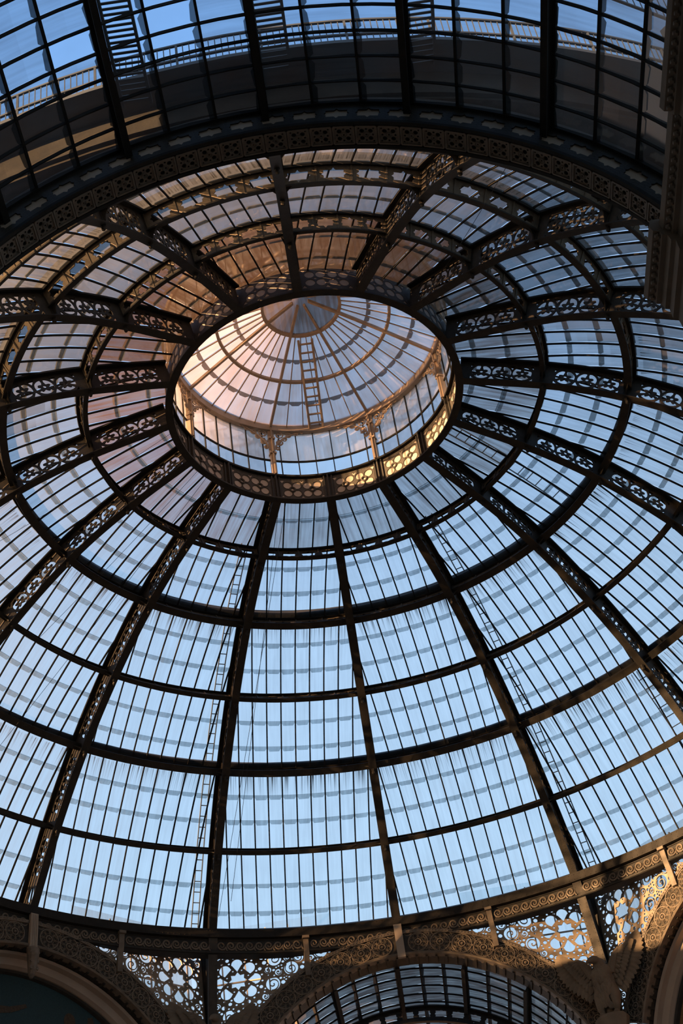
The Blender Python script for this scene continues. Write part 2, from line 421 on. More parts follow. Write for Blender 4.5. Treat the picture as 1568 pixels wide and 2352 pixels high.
# ------------------------------------------------------------------ glazed bays
ROWS = {0: (-.03, .17, .56, 1.), 1: (0, .28, .63, 1.), 2: (0, .33, .67, 1.), 3: (0, .36, .70, 1.), 4: (0, .33, .64, 1.), 5: (0, .42, .76, .985)}
PW = .56
def make_bay():
    base = (0, 18.6, .55)
    root = thing('glazed_dome_bay', 'x', 'glass roof panel', 'glazed bays of the dome', base, 0)
    for t in range(6):
        L = TL[t]; mb = MB(); bars = MB()
        rmax = prof(t + 1, GD)[0]; nb = int(rmax * sin(HB) / PW) + 1
        def tm(s): return prof(s, GD)[0] * sin(HB) - .02
        def P(s, d, x):
            r, z = prof(s, d); x = max(-r * .6, min(r * .6, x)); return (x, math.sqrt(r * r - x * x), z)
        rows = ROWS[t]
        rnd = random.Random(t * 31)
        for k in range(len(rows) - 1):
            s0, s1 = t + rows[k], t + rows[k + 1]
            last = k == len(rows) - 2
            for c in range(-nb, nb):
                x0, x1 = c * PW + .02, (c + 1) * PW - .02
                vs = []; uvs = []
                sub = 3; ok = False
                lap = 0. if last and t == 5 else .13
                jit = rnd.uniform(-.012, .012)
                d0, d1 = GD + .015 + rnd.uniform(-.006, .006), GD + .055 + rnd.uniform(-.006, .006)
                for q in range(sub + 1):
                    f = q / sub; s = s0 + (s1 - s0) * f; d = d0 + (d1 - d0) * f
                    a = max(x0, -tm(s)); b = min(x1, tm(s))
                    if b - a > .03: ok = True
                    if b < a: a = b = (a + b) / 2 if abs(a - b) < .01 else (tm(s) if a > 0 else -tm(s))
                    vs += [P(s, d, a), P(s, d, b)]; vv = (s - t) * L
                    uvs += [(a + 3, vv), (b + 3, vv)]
                if not ok: continue
                mb.add(vs, [(2 * q, 2 * q + 1, 2 * q + 3, 2 * q + 2) for q in range(sub)], 0, uvs)
                if lap:    # overlap with clipped corners, lying over the next pane
                    a = max(x0, -tm(s1)); b = min(x1, tm(s1))
                    if b - a > .08:
                        l0 = s1 - .045 / L; l1 = s1 + (lap + jit) / L; ct = min(.07, (b - a) * .3); e = (b - a)
                        ov = [P(l0, d1 - .02, a), P(l0, d1 - .02, b), P(s1 + .03 / L, d1 - .02, b), P(l1, d1 - .02, b - ct), P(l1 + jit / L, d1 - .02, a + ct), P(s1 + .03 / L, d1 - .02, a)]
                        mb.add(ov, [(0, 1, 2, 3, 4, 5)], 1, [(a + 3, 2), (b + 3, 2), (b + 3, 2.1), (b + 3, 2.1), (a + 3, 2.1), (a + 3, 2.1)])
        mb.build('glass_tier', [M['glass_top' if t == 0 else 'glass_stained' if t in (2, 4) else 'glass'], M['lap']], root, base)
        for c in range(-nb, nb + 1):
            x = c * PW; seg = [t + i / 8 for i in range(9)]
            if t == 0: seg[0] = -.03
            seg = [s for s in seg if abs(x) < tm(s) + .03]
            if len(seg) < 2: continue
            bars.loft([[P(s, d, x + w) for d, w in ((GD - .045, -.018), (GD - .045, .018), (GD + .01, .027), (GD + .01, -.027))] for s in seg])
        bars.build('glazing_bars', M['iron_dark'], root, base)
    return root, base
bay0, bb = make_bay()
for i in range(16):
    ph = PHI0 + (i + .5) * STEP; k = (i + 1) % 16
    lab = f"tall glazed bay of the dome, {ORD[k]} clockwise from the spread-winged eagle's rib"
    if i == 0:
        bay0.location = Matrix.Rotation(ph, 3, 'Z') @ Vector(bb); bay0.rotation_euler = (0, 0, ph); bay0['label'] = lab
    else: copy_thing(bay0, bb, ph, lab)

# exterior maintenance walkways behind the second and fourth purlin rings, far half
def ring_rows(a0, a1, n, sec):
    return [[(-r * sin(a), r * cos(a), z) for r, z in sec] for a in [a0 + (a1 - a0) * i / n for i in range(n + 1)]]
for t, nm in ((2, 'second'), (4, 'fourth')):
    p0 = prof(t - .085, 1.1); p1 = prof(t - .085, 1.34); p2 = prof(t - .004, 1.34); p3 = prof(t - .004, 1.1)
    mb = MB(); mb.loft(ring_rows(R(-180), R(180), 96, [p0, p1, p2, p3]), True, False)
    w = mb.build('roof_walkway', M['iron_dark'], None)
    tag(w, f'blurred dark walkway ring outside the glass just above the {nm} purlin ring', 'walkway', 'walkways outside the dome glass')

# ------------------------------------------------------------------ lantern ring
lr = thing('lantern_ring', 'circular iron ring of pierced quatrefoils around the lantern opening', 'ring beam', None, (0, 0, 10.3))
LO = (0, 0, 10.3)
def full_ring(sec, n=96): return ring_rows(0, 2 * PI * (1 - 1 / n), n - 1, sec)
MB().loft(full_ring([(4.79, 10.30), (5.05, 10.30), (5.05, 10.36), (4.79, 10.36)]), True, False, 0, True).build('lower_flange', M['iron'], lr, LO)
MB().loft(full_ring([(4.84, 11.46), (5.02, 11.46), (5.02, 11.54), (4.84, 11.54)]), True, False, 0, True).build('upper_flange', M['iron_dark'], lr, LO)
RW = 4.98
def ring_panel():
    hw = RW * HB
    loops = [rect(-hw, 10.36, hw, 11.46, 10)]
    for cx in (-.365, .365):
        for sx in (-1, 1):
            for sy in (-1, 1): loops.append(circ(cx + sx * .175, 10.91 + sy * .19, .155, 14))
        loops.append(circ(cx, 10.91, .05, 8))
    for x in (-.73, 0, .73):
        for sy in (-1, 1): loops.append([(x - .09, 10.91 + sy * .43), (x + .09, 10.91 + sy * .43), (x, 10.91 + sy * .3)])
    mb = plate(loops, .035)
    for cx in (-.365, .365):   # raised rings around the little centre
        mb.tube([(cx + .1 * cos(q), 10.91 + .1 * sin(q), .03) for q in [2 * PI * j / 12 for j in range(12)]], .035, 5, True)
        for sx in (-1, 1):
            for sy in (-1, 1): mb.tube([(cx + sx * .175 + .165 * cos(q), 10.91 + sy * .19 + .165 * sin(q), .02) for q in [2 * PI * j / 14 for j in range(14)]], .015, 4, True)
    for x in [-.9 + .12 * j for j in range(16)]:
        for y in (10.43, 11.39): mb.dome((x, y, .017), .018, 5)
    return mb.map(lambda u, v, w: (-(RW - w) * sin(u / RW), (RW - w) * cos(u / RW), v)).mesh('tracery_panel', [M['ring']], LO)
def ring_back():
    return MB().loft([[(-r * sin(a), r * cos(a), z) for r, z in ((RW - .004, 10.4), (RW + .004, 10.4), (RW + .004, 11.4), (RW - .004, 11.4))] for a in [-HB * .95 + 2 * HB * .95 * i / 6 for i in range(7)]]).mesh('backing_pane', [M['cream']], LO)
rp = ring_panel(); rk = ring_back()
pil = MB()
for x in (-.14, .14): pil.bar((x, 4.93, 10.36), (x, 4.93, 11.46), .05, .08, (0, 1, 0))
pil.bar((0, 4.9, 10.36), (0, 4.9, 11.46), .05, .14, (0, 1, 0))
pm_ = pil.mesh('pilaster', [M['iron']], LO)
for i in range(16):
    o = link('tracery_panel', rp, lr); o.rotation_euler.z = PHI0 + (i + .5) * STEP
    k_ = link('backing_pane', rk, o)
    o = link('pilaster', pm_, lr); o.rotation_euler.z = PHI0 + i * STEP

# ------------------------------------------------------------------ lantern
ln = thing('lantern', 'sunlit glazed lantern with low conical glass roof above the round opening', 'lantern', None, (0, 0, 11.54))
NO = (0, 0, 11.54)
RL, ZE, ZR, ZA = 4.97, 13.9, 12.3, 15.85
def cone_z(r): return ZA - .394 * r + .06 * sin(PI * r / RL)
def cyl(a, r, z): return (-r * sin(a), r * cos(a), z)
nseg = 96
lo = MB(); up = MB()
for i in range(nseg):
    a0, a1 = PHI0 + 2 * PI * i / nseg, PHI0 + 2 * PI * (i + 1) / nseg
    for mbx, z0, z1 in ((lo, 11.54, ZR), (up, ZR, ZE)):
        mbx.add([cyl(a0, RL, z0), cyl(a1, RL, z0), cyl(a1, RL, z1), cyl(a0, RL, z1)], [(0, 1, 2, 3)], 0, [(i * .33 + 3, z0 - 11), (i * .33 + 3.33, z0 - 11), (i * .33 + 3.33, z1 - 11), (i * .33 + 3, z1 - 11)])
lo.build('drum_glass', M['ldrum'], ln, NO); up.build('upper_drum_glass', M['ldrum_up'], ln, NO)
MB().loft(full_ring([(RL - .03, ZR - .03), (RL + .03, ZR - .03), (RL + .03, ZR + .03), (RL - .03, ZR + .03)]), True, False, 0, True).build('drum_rail', M['iron_dark'], ln, NO)
MB().loft(full_ring([(RL - .2, ZE - .2), (RL + .08, ZE - .2), (RL + .08, ZE + .06), (RL - .2, ZE + .12)]), True, False, 0, True).build('eave_ring', M['cloud_post'], ln, NO)
bars = MB()
NB = 48
for i in range(NB):
    a = PHI0 + 2 * PI * (i + .5) / NB
    bars.bar(cyl(a, RL - .02, 11.54), cyl(a, RL - .02, ZE), .035, .05, (-sin(a), cos(a), 0))
tag(bars.build('drum_bars', M['iron_dark'], ln, NO))
# posts, brackets, roof ribs
post = MB(); post.bar((0, RL - .05, 11.5), (0, RL - .05, ZE), .17, .2, (0, 1, 0)); post.bar((0, RL - .17, 11.5), (0, RL - .17, ZE), .05, .1, (0, 1, 0))
for z_ in (12.55, 13.3): post.box((0, RL - .08, z_), (.12, .14, .04))
post_me = post.mesh('post', [M['cloud_post']], NO)
def bracket_mesh(sg):
    W, H = 1.5, 1.5
    n = 10
    arc = [(W * (1 - cos(PI / 2 * i / n)) , -H + H * sin(PI / 2 * i / n) - .07) for i in range(n + 1)]
    outer = [(.06, 0), (.06, -H)] + [(max(.07, x), y) for x, y in arc[1:]] + [(W, 0)]
    inner = [(.12, -.05), (.12, -H * .72)] + [(max(.14, x * .86), y * .86 - .03) for x, y in arc[2:-1]] + [(W * .8, -.05)]
    mb = plate([outer, inner], .05)
    def scroll(cx, cy, r, a0, turns=1.4, d=1):
        mb.tube([(cx + r * (1 - .75 * f) * cos(a0 + d * 2 * PI * turns * f), cy + r * (1 - .75 * f) * sin(a0 + d * 2 * PI * turns * f), 0) for f in [j / 22 for j in range(23)]], .02, 5)
    for c in ((.32, -.26, .19), (.68, -.24, .15), (.3, -.64, .16), (.98, -.16, .1), (.22, -.94, .09), (.52, -.46, .11), (1.22, -.1, .06)):
        scroll(*c, random.uniform(0, 6), 1.4, random.choice((-1, 1))); scroll(*c[:2], c[2], 2., 1.1, -1)
    mb.map(lambda u, v, w: cyl(sg * u / RL, RL - .1 - w, ZE - .1 + v))
    return mb.mesh('scroll_bracket', [M['cloud_post']], NO)
br = [bracket_mesh(-1), bracket_mesh(1)]
def cone_bar(a, r0, r1, w, h, dz=-.03, n=8):
    mb = MB(); e = Vector((cos(a), sin(a), 0)); rows = []
    for i in range(n + 1):
        r = r0 + (r1 - r0) * i / n; p = Vector(cyl(a, r, cone_z(r) + dz))
        rows.append([p - e * w / 2, p + e * w / 2, p + e * w / 2 - Vector((0, 0, h)), p - e * w / 2 - Vector((0, 0, h))])
    return mb.loft(rows)
rrib = cone_bar(0, .3, RL, .085, .13).mesh('roof_rib', [M['cloud_post']], NO)
for j in range(8):
    a = PHI0 + (2 * j + 1) * STEP
    for nm, me in (('post', post_me), ('scroll_bracket', br[0]), ('scroll_bracket', br[1]), ('roof_rib', rrib)):
        o = link(nm, me, ln); o.rotation_euler.z = a
rb = MB()
for i in range(48):
    a = PHI0 + STEP + 2 * PI * i / 48
    if i % 6 == 0: continue
    o = cone_bar(a, 1.4 if i % 2 == 0 or True else 2.4, RL, .035, .05); rb.add(o.v, o.f)
rb.build('roof_bars', M['cloud_post'], ln, NO)
for r in (1.4, 3.1):
    MB().loft(full_ring([(r - .05, cone_z(r) - .12), (r + .05, cone_z(r) - .14), (r + .05, cone_z(r) - .02), (r - .05, cone_z(r) - .02)], 64), True, False, 0, True).build('roof_hoop', M['cloud_post'], ln, NO)
rg = MB()
radii = [1.35, 2.38, 3.1, 3.92, 4.97]
for k in range(4):
    for i in range(48):
        a0, a1 = PHI0 + STEP + 2 * PI * i / 48 + .004, PHI0 + STEP + 2 * PI * (i + 1) / 48 - .004
        r0, r1 = radii[k], radii[k + 1]
        rg.add([cyl(a, r, cone_z(r)) for r in (r0, r1) for a in (a0, a1)], [(0, 1, 3, 2)], 0, [(i * .6 + 3, r0), (i * .6 + 3.6, r0), (i * .6 + 3, r1), (i * .6 + 3.6, r1)])
        if k in (0, 2):
            g = .02 * random.uniform(-1, 1)
            rr_ = (r1 - .05, r1 + .02, r1 + .1 + g)
            rg.add([cyl(a0, rr_[0], cone_z(rr_[0]) - .02), cyl(a1, rr_[0], cone_z(rr_[0]) - .02), cyl(a1, rr_[1], cone_z(rr_[1]) - .02), cyl(a1 * .75 + a0 * .25, rr_[2], cone_z(rr_[2]) - .02), cyl(a0 * .75 + a1 * .25, rr_[2], cone_z(rr_[2]) - .02), cyl(a0, rr_[1], cone_z(rr_[1]) - .02)], [(0, 1, 2, 3, 4, 5)], 1, [(3, 1)] * 6)
rg.build('roof_glass', [M['lglass'], M['llap']], ln, NO)
cap = MB(); cap.loft([[cyl(2 * PI * j / 32, r, cone_z(r) + .0) for j in range(32)] for r in (1.4, .9, .4, .05)], True, False)
cap.uv = [(p[0] + 3, p[1] + 3) for p in cap.v]
cap.build('roof_cap', M['llap'], ln, NO)
# ladder and handrail lying on the lantern roof
def ladder(mb, fn, u0, u1, w, pitch, r=.03):
    n = int(abs(u1 - u0) / pitch)
    for x in (-w / 2, w / 2): mb.tube([fn(u0 + (u1 - u0) * i / 16, x) for i in range(17)], r, 5)
    for i in range(n): mb.tube([fn(u0 + (u1 - u0) * (i + .5) / n, x) for x in (-w / 2, w / 2)], r * .8, 5)
    return mb
aL = PHI0 + R(1.5)
def on_cone(u, x): 
    p = Vector(cyl(aL, u, cone_z(u) - .16)); return p + Vector((cos(aL), sin(aL), 0)) * x
o = ladder(MB(), on_cone, 1.5, 4.75, .5, .3, .05); 
tag(o.build('roof_ladder', M['cloud_post'], None), 'brown ladder on the lantern roof glass, running straight down from its peak', 'ladder')
aH = R(-118)
mb = MB()
for sx in (-.3, .3):
    mb.bar(Vector(cyl(aH, .3, cone_z(.3) + .5)) + Vector((cos(aH), sin(aH), 0)) * sx, Vector(cyl(aH, 5.2, cone_z(5.2) + .5)) + Vector((cos(aH), sin(aH), 0)) * sx, .1, .1)
mb.bar(Vector(cyl(aH, .3, cone_z(.3) + .35)), Vector(cyl(aH, 5.2, cone_z(5.2) + .35)), .5, .05)
tag(mb.build('roof_gangway', M['steel'], None), 'blue grey gangway lying across the lantern roof, running down from its peak', 'gangway')

# ladders outside the dome glass
def dome_ladder(az, s0, s1, label, w=.38, off=0.):
    def fn(s, x):
        r, z = prof(s, 1.28); return Vector((-r * sin(az), r * cos(az), z)) + Vector((cos(az), sin(az), 0)) * (x + off)
    mb = ladder(MB(), fn, s0, s1, w, .13, .025)
    tag(mb.build('service_ladder', M['steel'], None), label, 'ladder', 'ladders outside the dome glass')
def rib_az(i): return PHI0 + i * STEP
dome_ladder(rib_az(13.62), .15, 1.98, "blurred service ladder behind the glass of the fifteenth bay clockwise from eagle's rib".replace('fifteenth', ORD[14]), .45)
dome_ladder(rib_az(1), 1.0, 5.98, "service ladder hugging the second rib clockwise from the spread-winged eagle's rib", .26, -.42)
dome_ladder(rib_az(15), 1.0, 5.98, "service ladder hugging the rib above the spread-winged eagle", .26, .5)
dome_ladder(rib_az(14.15), 4.0, 5.2, "service ladder low behind the glass of the sixteenth bay from eagle's rib", .45)

# ------------------------------------------------------------------ thin cables inside the dome
def cable(a, b, label):
    a, b = Vector(a), Vector(b); n = 14
    mb = MB(); mb.tube([a.lerp(b, i / n) - Vector((0, 0, .12 * sin(PI * i / n))) for i in range(n + 1)], .009, 4)
    tag(mb.build('steel_cable', M['wire'], None), label, 'cable', 'thin cables strung under the dome')
def RP(i, s, d, off=0): 
    r, z = prof(s, d); a = rib_az(i); return Vector((-r * sin(a), r * cos(a), z)) + Vector((cos(a), sin(a), 0)) * off
cable(cyl(rib_az(.85), 4.9, 11.6), RP(1, 5.6, .5, .75), "thin cable of the slanting pair beside the second rib, ending higher")
cable(cyl(rib_az(.7), 4.9, 11.6), RP(1, 5.8, .5, .3), "thin cable of the slanting pair beside the second rib, ending lower")
cable(cyl(rib_az(2.4), 4.9, 11.4), RP(3, 3.0, .4, 1.6), "thin cable crossing the fourth bay clockwise from eagle's rib")
cable(cyl(rib_az(2.2), 4.9, 11.4), RP(2, 4.6, .4, -3.4), "thin cable slanting down from lantern ring behind the third rib")
cable(cyl(rib_az(3.4), 5.0, 11.3), RP(4, 2.6, .4, 1.9), "thin cable crossing the fifth bay clockwise from eagle's rib")
cable(RP(10.1, .3, .7), RP(9.3, 3.0, .7), "thin wire crossing the dark glass between two ribs above the stone cornice")

# ------------------------------------------------------------------ base ring and frieze
BO = (0, 0, -.15)
bring = thing('dome_foot_girder', 'riveted iron ring beam at the foot of the dome', 'ring beam', None, BO)
MB().loft(full_ring([(17.9, -.17), (17.9, .16), (18.72, .6), (19.0, .6), (19.0, -.17)], 128), True, False, 0, True).build('beam', M['girder'], bring, BO)
rv = MB()
for i in range(520):
    a = 2 * PI * i / 520
    if -.95 < ((a + PI) % (2 * PI)) - PI < 1.05:
        for z in (-.1, .09): rv.dome(cyl(a, 17.9, z), .022, 5, (sin(a), -cos(a), 0))
tag(rv.build('rivets', M['girder'], bring, BO), kind='stuff')
AY, AZ, RI, RO = 18.05, -8.45, 7.1, 8.05
RF = 18.12; HS = R(11.25)
def scroll_pts(r, turns=1.6, n=20): return [(r * (1 - .82 * f) * cos(PI + 2 * PI * turns * f), r * (1 - .82 * f) * sin(PI + 2 * PI * turns * f)) for f in [j / n for j in range(n + 1)]]
frieze_base = (0, RF, -.72)
def frieze_mesh():
    hw = RF * HS / 2; back = MB(); mp = lambda u, v, w: (-(RF - w) * sin(u / RF), (RF - w) * cos(u / RF), v)
    us = [-hw + 2 * hw * i / 8 for i in range(9)]
    back.loft([[mp(u, v, w) for v, w in ((-.72, 0), (-.72, .05), (-.66, .05), (-.65, .02), (-.24, .02), (-.22, .05), (-.17, .05), (-.17, -.1), (-.74, -.1))] for u in us])
    w = MB(); n = 9; pit = (2 * hw - .3) / n
    for k in range(n):
        c = -hw + .15 + pit * (k + .5)
        pts = [(c + x, -.43 + y) for x, y in scroll_pts(.18)]
        tail = [(c - pit * .62, -.62), (c - pit * .5, -.6), (c - .17, -.52)]
        w.tube([mp(u, v, .04) for u, v in tail + pts], .03, 5, False, 0, [.03] * 3 + [.042 - .018 * j / 20 for j in range(21)])
    return back.mesh('back_plate', [M['iron']], frieze_base), w.mesh('wave_scroll', [M['ornament']], frieze_base)
fb, fw = frieze_mesh()
fr_names = {}
for h in range(-5, 6):
    a = PHI0 + (h + .5) * HS
    if not (in_view(cyl(a - HS / 2, RF, -.4), 0) or in_view(cyl(a + HS / 2, RF, -.4), 0) or in_view(cyl(a, RF, -.4), 0)): continue
    cnt = h + 2    # h=-2 starts at the eagle's corner
    if cnt >= 0: lab = f"wave scroll frieze panel under the ring beam, {ORD[cnt]} clockwise from the eagle's strut"
    else: lab = f"wave scroll frieze panel under the ring beam, {ORD[-cnt-1]} counterclockwise from the eagle's strut"
    t_ = thing('wave_frieze', lab, 'frieze', 'wave scroll frieze panels', frieze_base, a)
    link('back_plate', fb, t_); link('wave_scroll', fw, t_)
    sd_ = round((a - PHI0) / R(45)) * R(45) + PHI0 - a      # octagon side this panel belongs to
    sm = MB(); n_ = 6
    sm.loft([[(-r * sin(q), r * cos(q), z) for r, z in ((RF - .02, -.74), (min(RF + .42, (AY + .02) / cos(q - sd_)), -.74), (min(RF + .42, (AY + .02) / cos(q - sd_)), -.70), (RF - .02, -.70))] for q in [-HS / 2 + HS * i / n_ for i in range(n_ + 1)]])
    sm.build('soffit_board', M['iron_dark'], t_, frieze_base)  # added dark board, stands in for the deep shade below the frieze

# ------------------------------------------------------------------ the three far arches (octagon sides) with spandrels
def arch_pt(r, q, y): return (r * sin(q), y, AZ + r * cos(q))
def arch_rows(q0, q1, n, sec): return [[arch_pt(r, q, y) for r, y in sec] for q in [q0 + (q1 - q0) * i / n for i in range(n + 1)]]
AB = (0, AY, -6.0); QM = R(66)
def arch_parts():
    P = []
    mb = MB(); mb.loft(arch_rows(-QM, QM, 72, [(RI + .08, AY), (RO - .08, AY), (RO - .08, AY + .3), (RI + .08, AY + .3)]))
    P.append(('archivolt_band', mb.mesh('archivolt_band', [M['panel']], AB)))
    mb = MB(); mb.loft(arch_rows(-QM, QM, 72, [(RO - .1, AY - .07), (RO, AY - .1), (RO + .06, AY), (RO + .04, AY + .35), (RO - .1, AY + .35)]))
    for k in range(150):
        q = -QM + 2 * QM * (k + .5) / 150; c = arch_pt(RO - .04, q, AY - .09); mb.dome(c, .03, 5, (0, -1, 0))
    P.append(('outer_moulding', mb.mesh('outer_moulding', [M['ornament']], AB)))
    mb = MB(); mb.loft(arch_rows(-QM, QM, 72, [(RI, AY - .05), (RI + .05, AY - .09), (RI + .11, AY - .03), (RI + .11, AY + .3), (RI, AY + .3)]))
    P.append(('inner_moulding', mb.mesh('inner_moulding', [M['ornament']], AB)))
    mb = MB(); mb.loft(arch_rows(-QM, QM, 60, [(RI, AY + .25), (RI, AY + .9), (RI + .15, AY + .9), (RI + .15, AY + .25)]))
    for k in range(44):
        q = -QM + 2 * QM * (k + .5) / 44
        mb.loft([[arch_pt(r, q + w / RI, y) for w, r in ((-.04, RI - .05), (.04, RI - .05), (.04, RI + .02), (-.04, RI + .02))] for y in (AY + .1, AY + .8)])
    P.append(('soffit', mb.mesh('soffit', [M['panel']], AB)))
    return P
AP = arch_parts()
def rosette_mesh():
    mb = MB(); r = .37
    mb.tube([(r * cos(q), 0, r * sin(q)) for q in [2 * PI * j / 24 for j in range(24)]], .028, 5, True)
    mb.tube([(.33 * r * cos(q), 0, .33 * r * sin(q)) for q in [2 * PI * j / 12 for j in range(12)]], .03, 5, True)
    for k in range(8):
        q = 2 * PI * k / 8
        mb.tube([(.13 * cos(q), 0, .13 * sin(q)), (r * .98 * cos(q), 0, r * .98 * sin(q))], .017, 4)
        c = (.26 * cos(q + PI / 8), .26 * sin(q + PI / 8))
        mb.tube([(c[0] + .075 * cos(w), 0, c[1] + .075 * sin(w)) for w in [2 * PI * j / 8 for j in range(8)]], .012, 4, True)
    mb.dome((0, -.01, 0), .06, 8, (0, -1, 0))
    return mb.mesh('rosette', [M['ornament']])
ROS = rosette_mesh()
def filler_mesh():
    mb = MB()
    for sz in (-1, 1):
        for sx in (-1, 1):
            cx, cz = sx * .11, sz * .23; a0 = R(90 if sz < 0 else -90)
            mb.tube([(cx + .11 * (1 - .8 * f) * cos(a0 + sx * sz * 2 * PI * 1.3 * f), 0, cz + .11 * (1 - .8 * f) * sin(a0 + sx * sz * 2 * PI * 1.3 * f)) for f in [j / 16 for j in range(17)]], .018, 4)
    for sz in (-1, 1): mb.tube([(-.13, 0, sz * .4), (0, 0, sz * .33), (.13, 0, sz * .4)], .015, 4)
    mb.tube([(0, 0, -.36), (.05, 0, 0), (0, 0, .36)], .014, 4); mb.tube([(0, 0, -.36), (-.05, 0, 0), (0, 0, .36)], .014, 4)
    mb.dome((0, -.01, 0), .05, 6, (0, -1, 0))
    return mb.mesh('scroll_relief', [M['ornament']])
FIL = filler_mesh()
def far_arch(az, label):
    root = thing('arch', label, 'arch', None, AB, az)
    for nm, me in AP: link(nm, me, root)
    pit = R(6.28); k = 0
    for sg in (-1, 1):
        for j in range(10):
            q = sg * (R(5.2) + pit * j)
            if abs(q) > QM - .04: continue
            for nm, me, qq in (('rosette', ROS, q), ('scroll_relief', FIL, q + sg * pit / 2)):
                o = link(nm, me, root); c = arch_pt((RI + RO) / 2, qq, AY - .02)
                o.location = (c[0], c[1] - AB[1], c[2] - AB[2]); o.rotation_euler = (0, qq, 0)
    return root
SIDES = {'B': PHI0, 'D': PHI0 + R(45), 'E': PHI0 - R(45)}
far_arch(SIDES['B'], 'ornate arch band with wheel rosettes over the glass vault at bottom centre')
far_arch(SIDES['D'], 'dim ornate arch band with wheel rosettes over the dark teal lunette')
far_arch(SIDES['E'], 'sunlit ornate arch band with wheel rosettes over the golden brown lunette')

# spandrel lattices
LY = AY + .05
HALF = LY * math.tan(R(22.5))
def teardrop(cx, cy, r, ang, square=False):
    p = []
    for j in range(13):
        a = -PI / 2 - .15 + (PI + .3) * j / 12; p.append((r * cos(a), r * sin(a)))
    if square: p += [(-r * .75, r * .85), (-r * .75, -r * .85)]
    else: p += [(-r * .15, r * .85), (-r * 1.35, 0), (-r * .15, -r * .85)]
    return [(cx + x * cos(ang) - y * sin(ang), cy + x * sin(ang) + y * cos(ang)) for x, y in p]
def lattice_mesh():
    rng = random.Random(5)
    xr = HALF - .12; zt = .05
    def arch_z(x): return AZ + math.sqrt(max(0, (RO + .0) ** 2 - x * x)) if abs(x) < RO else -99
    x_start = 1.4
    xs = [x_start + (xr - x_start) * i / 30 for i in range(31)]
    outline = [(xr, zt)] + [(x_start, zt)] + [(x, min(arch_z(x), zt - .02) - .1) for x in xs] 
    loops = [outline]
    cx, cy = 6.25, -1.33
    occ = []   # occupied discs
    star = []
    for j in range(16):
        r = .36 if j % 2 == 0 else .255; a = PI / 2 + 2 * PI * j / 16; star.append((cx + r * cos(a), cy + r * sin(a)))
    loops.append(star)
    for j in range(8):
        a = 2 * PI * j / 8; loops.append(teardrop(cx + .66 * cos(a), cy + .66 * sin(a), .215, a, j % 2 == 1))
        b = a + PI / 8
        for rr, q, k in ((.44, .035, 0), (.78, .045, 0), (.93, .075, 0)):
            x, y = cx + rr * cos(b), cy + rr * sin(b)
            if x < xr - q - .04: loops.append(circ(x, y, q, 8))
        for w in (-.13, .13):
            x, y = cx + .93 * cos(a + w), cy + .93 * sin(a + w)
            if x < xr - .08 and y > arch_z(x) + .15 and y < -.03: loops.append(circ(x, y, .045, 7))
    occ.append((cx, cy, 1.02))
    tries = 0
    sizes = [.27] * 300 + [.19] * 700 + [.13] * 1500 + [.085] * 2500 + [.055] * 4000 + [.038] * 6000
    for r in sizes:
        x = rng.uniform(x_start, xr - r - .03); y = rng.uniform(-5.6, zt - .05 - r)
        az = arch_z(x)
        # distance to the arch curve
        if math.hypot(x, y - AZ) < RO + r + .05: continue
        if any((x - a) ** 2 + (y - b) ** 2 < (r + c + .022) ** 2 for a, b, c in occ): continue
        if x + r > xr - .02: continue
        occ.append((x, y, r))
        if r > .1:   # scroll: a spiral band curling inside a round opening
            a = rng.uniform(0, 2 * PI); dr_ = rng.choice((-1, 1)); loops.append(circ(x, y, r, 20))
            o_, i_ = [], []
            for j in range(25):
                f = j / 24; th = a + dr_ * 2 * PI * 1.35 * f; q = r * (.985 - .8 * f); w2 = .03 + .02 * (f > .9)
                o_.append((x + q * cos(th), y + q * sin(th))); i_.append((x + (q - w2) * cos(th), y + (q - w2) * sin(th)))
            loops.append(o_ + i_[::-1])
        else: loops.append(circ(x, y, r, 9))
    mb = plate(loops, .05)
    return mb
LB = (0, LY, -2.)
lat = lattice_mesh()
def lattice_variant(sg):
    mb = MB(); mb.add([(sg * u, LY - w, v) for u, v, w in lat.v], lat.f)
    return mb.mesh('pierced_plate', [M['lattice']], LB)
LATM = {1: lattice_variant(1), -1: lattice_variant(-1)}
def lat_frame(sg):
    mb = MB(); x = sg * (HALF - .06)
    mb.bar((x, LY, .1), (x, LY, -5.2), .14, .14, (0, 1, 0)); mb.bar((sg * 2.2, LY, .05), (x, LY, .05), .12, .12)
    return mb.mesh('frame', [M['iron']], LB)
LFR = {1: lat_frame(1), -1: lat_frame(-1)}
def lattice(side, sg, label):
    t_ = thing('spandrel_lattice', label, 'lattice', 'star lattices between the arches', LB, SIDES[side])
    link('pierced_plate', LATM[sg], t_); link('frame', LFR[sg], t_)
lattice('B', -1, 'dim star lattice spandrel beside the second strut, over the vault arch')
lattice('B', 1, 'sunlit star lattice spandrel between the vault arch and the eagle')
lattice('D', 1, 'dim star lattice spandrel beside the second strut, over the teal lunette arch')
lattice('E', -1, 'sunlit star lattice spandrel between the eagle and the golden lunette arch')
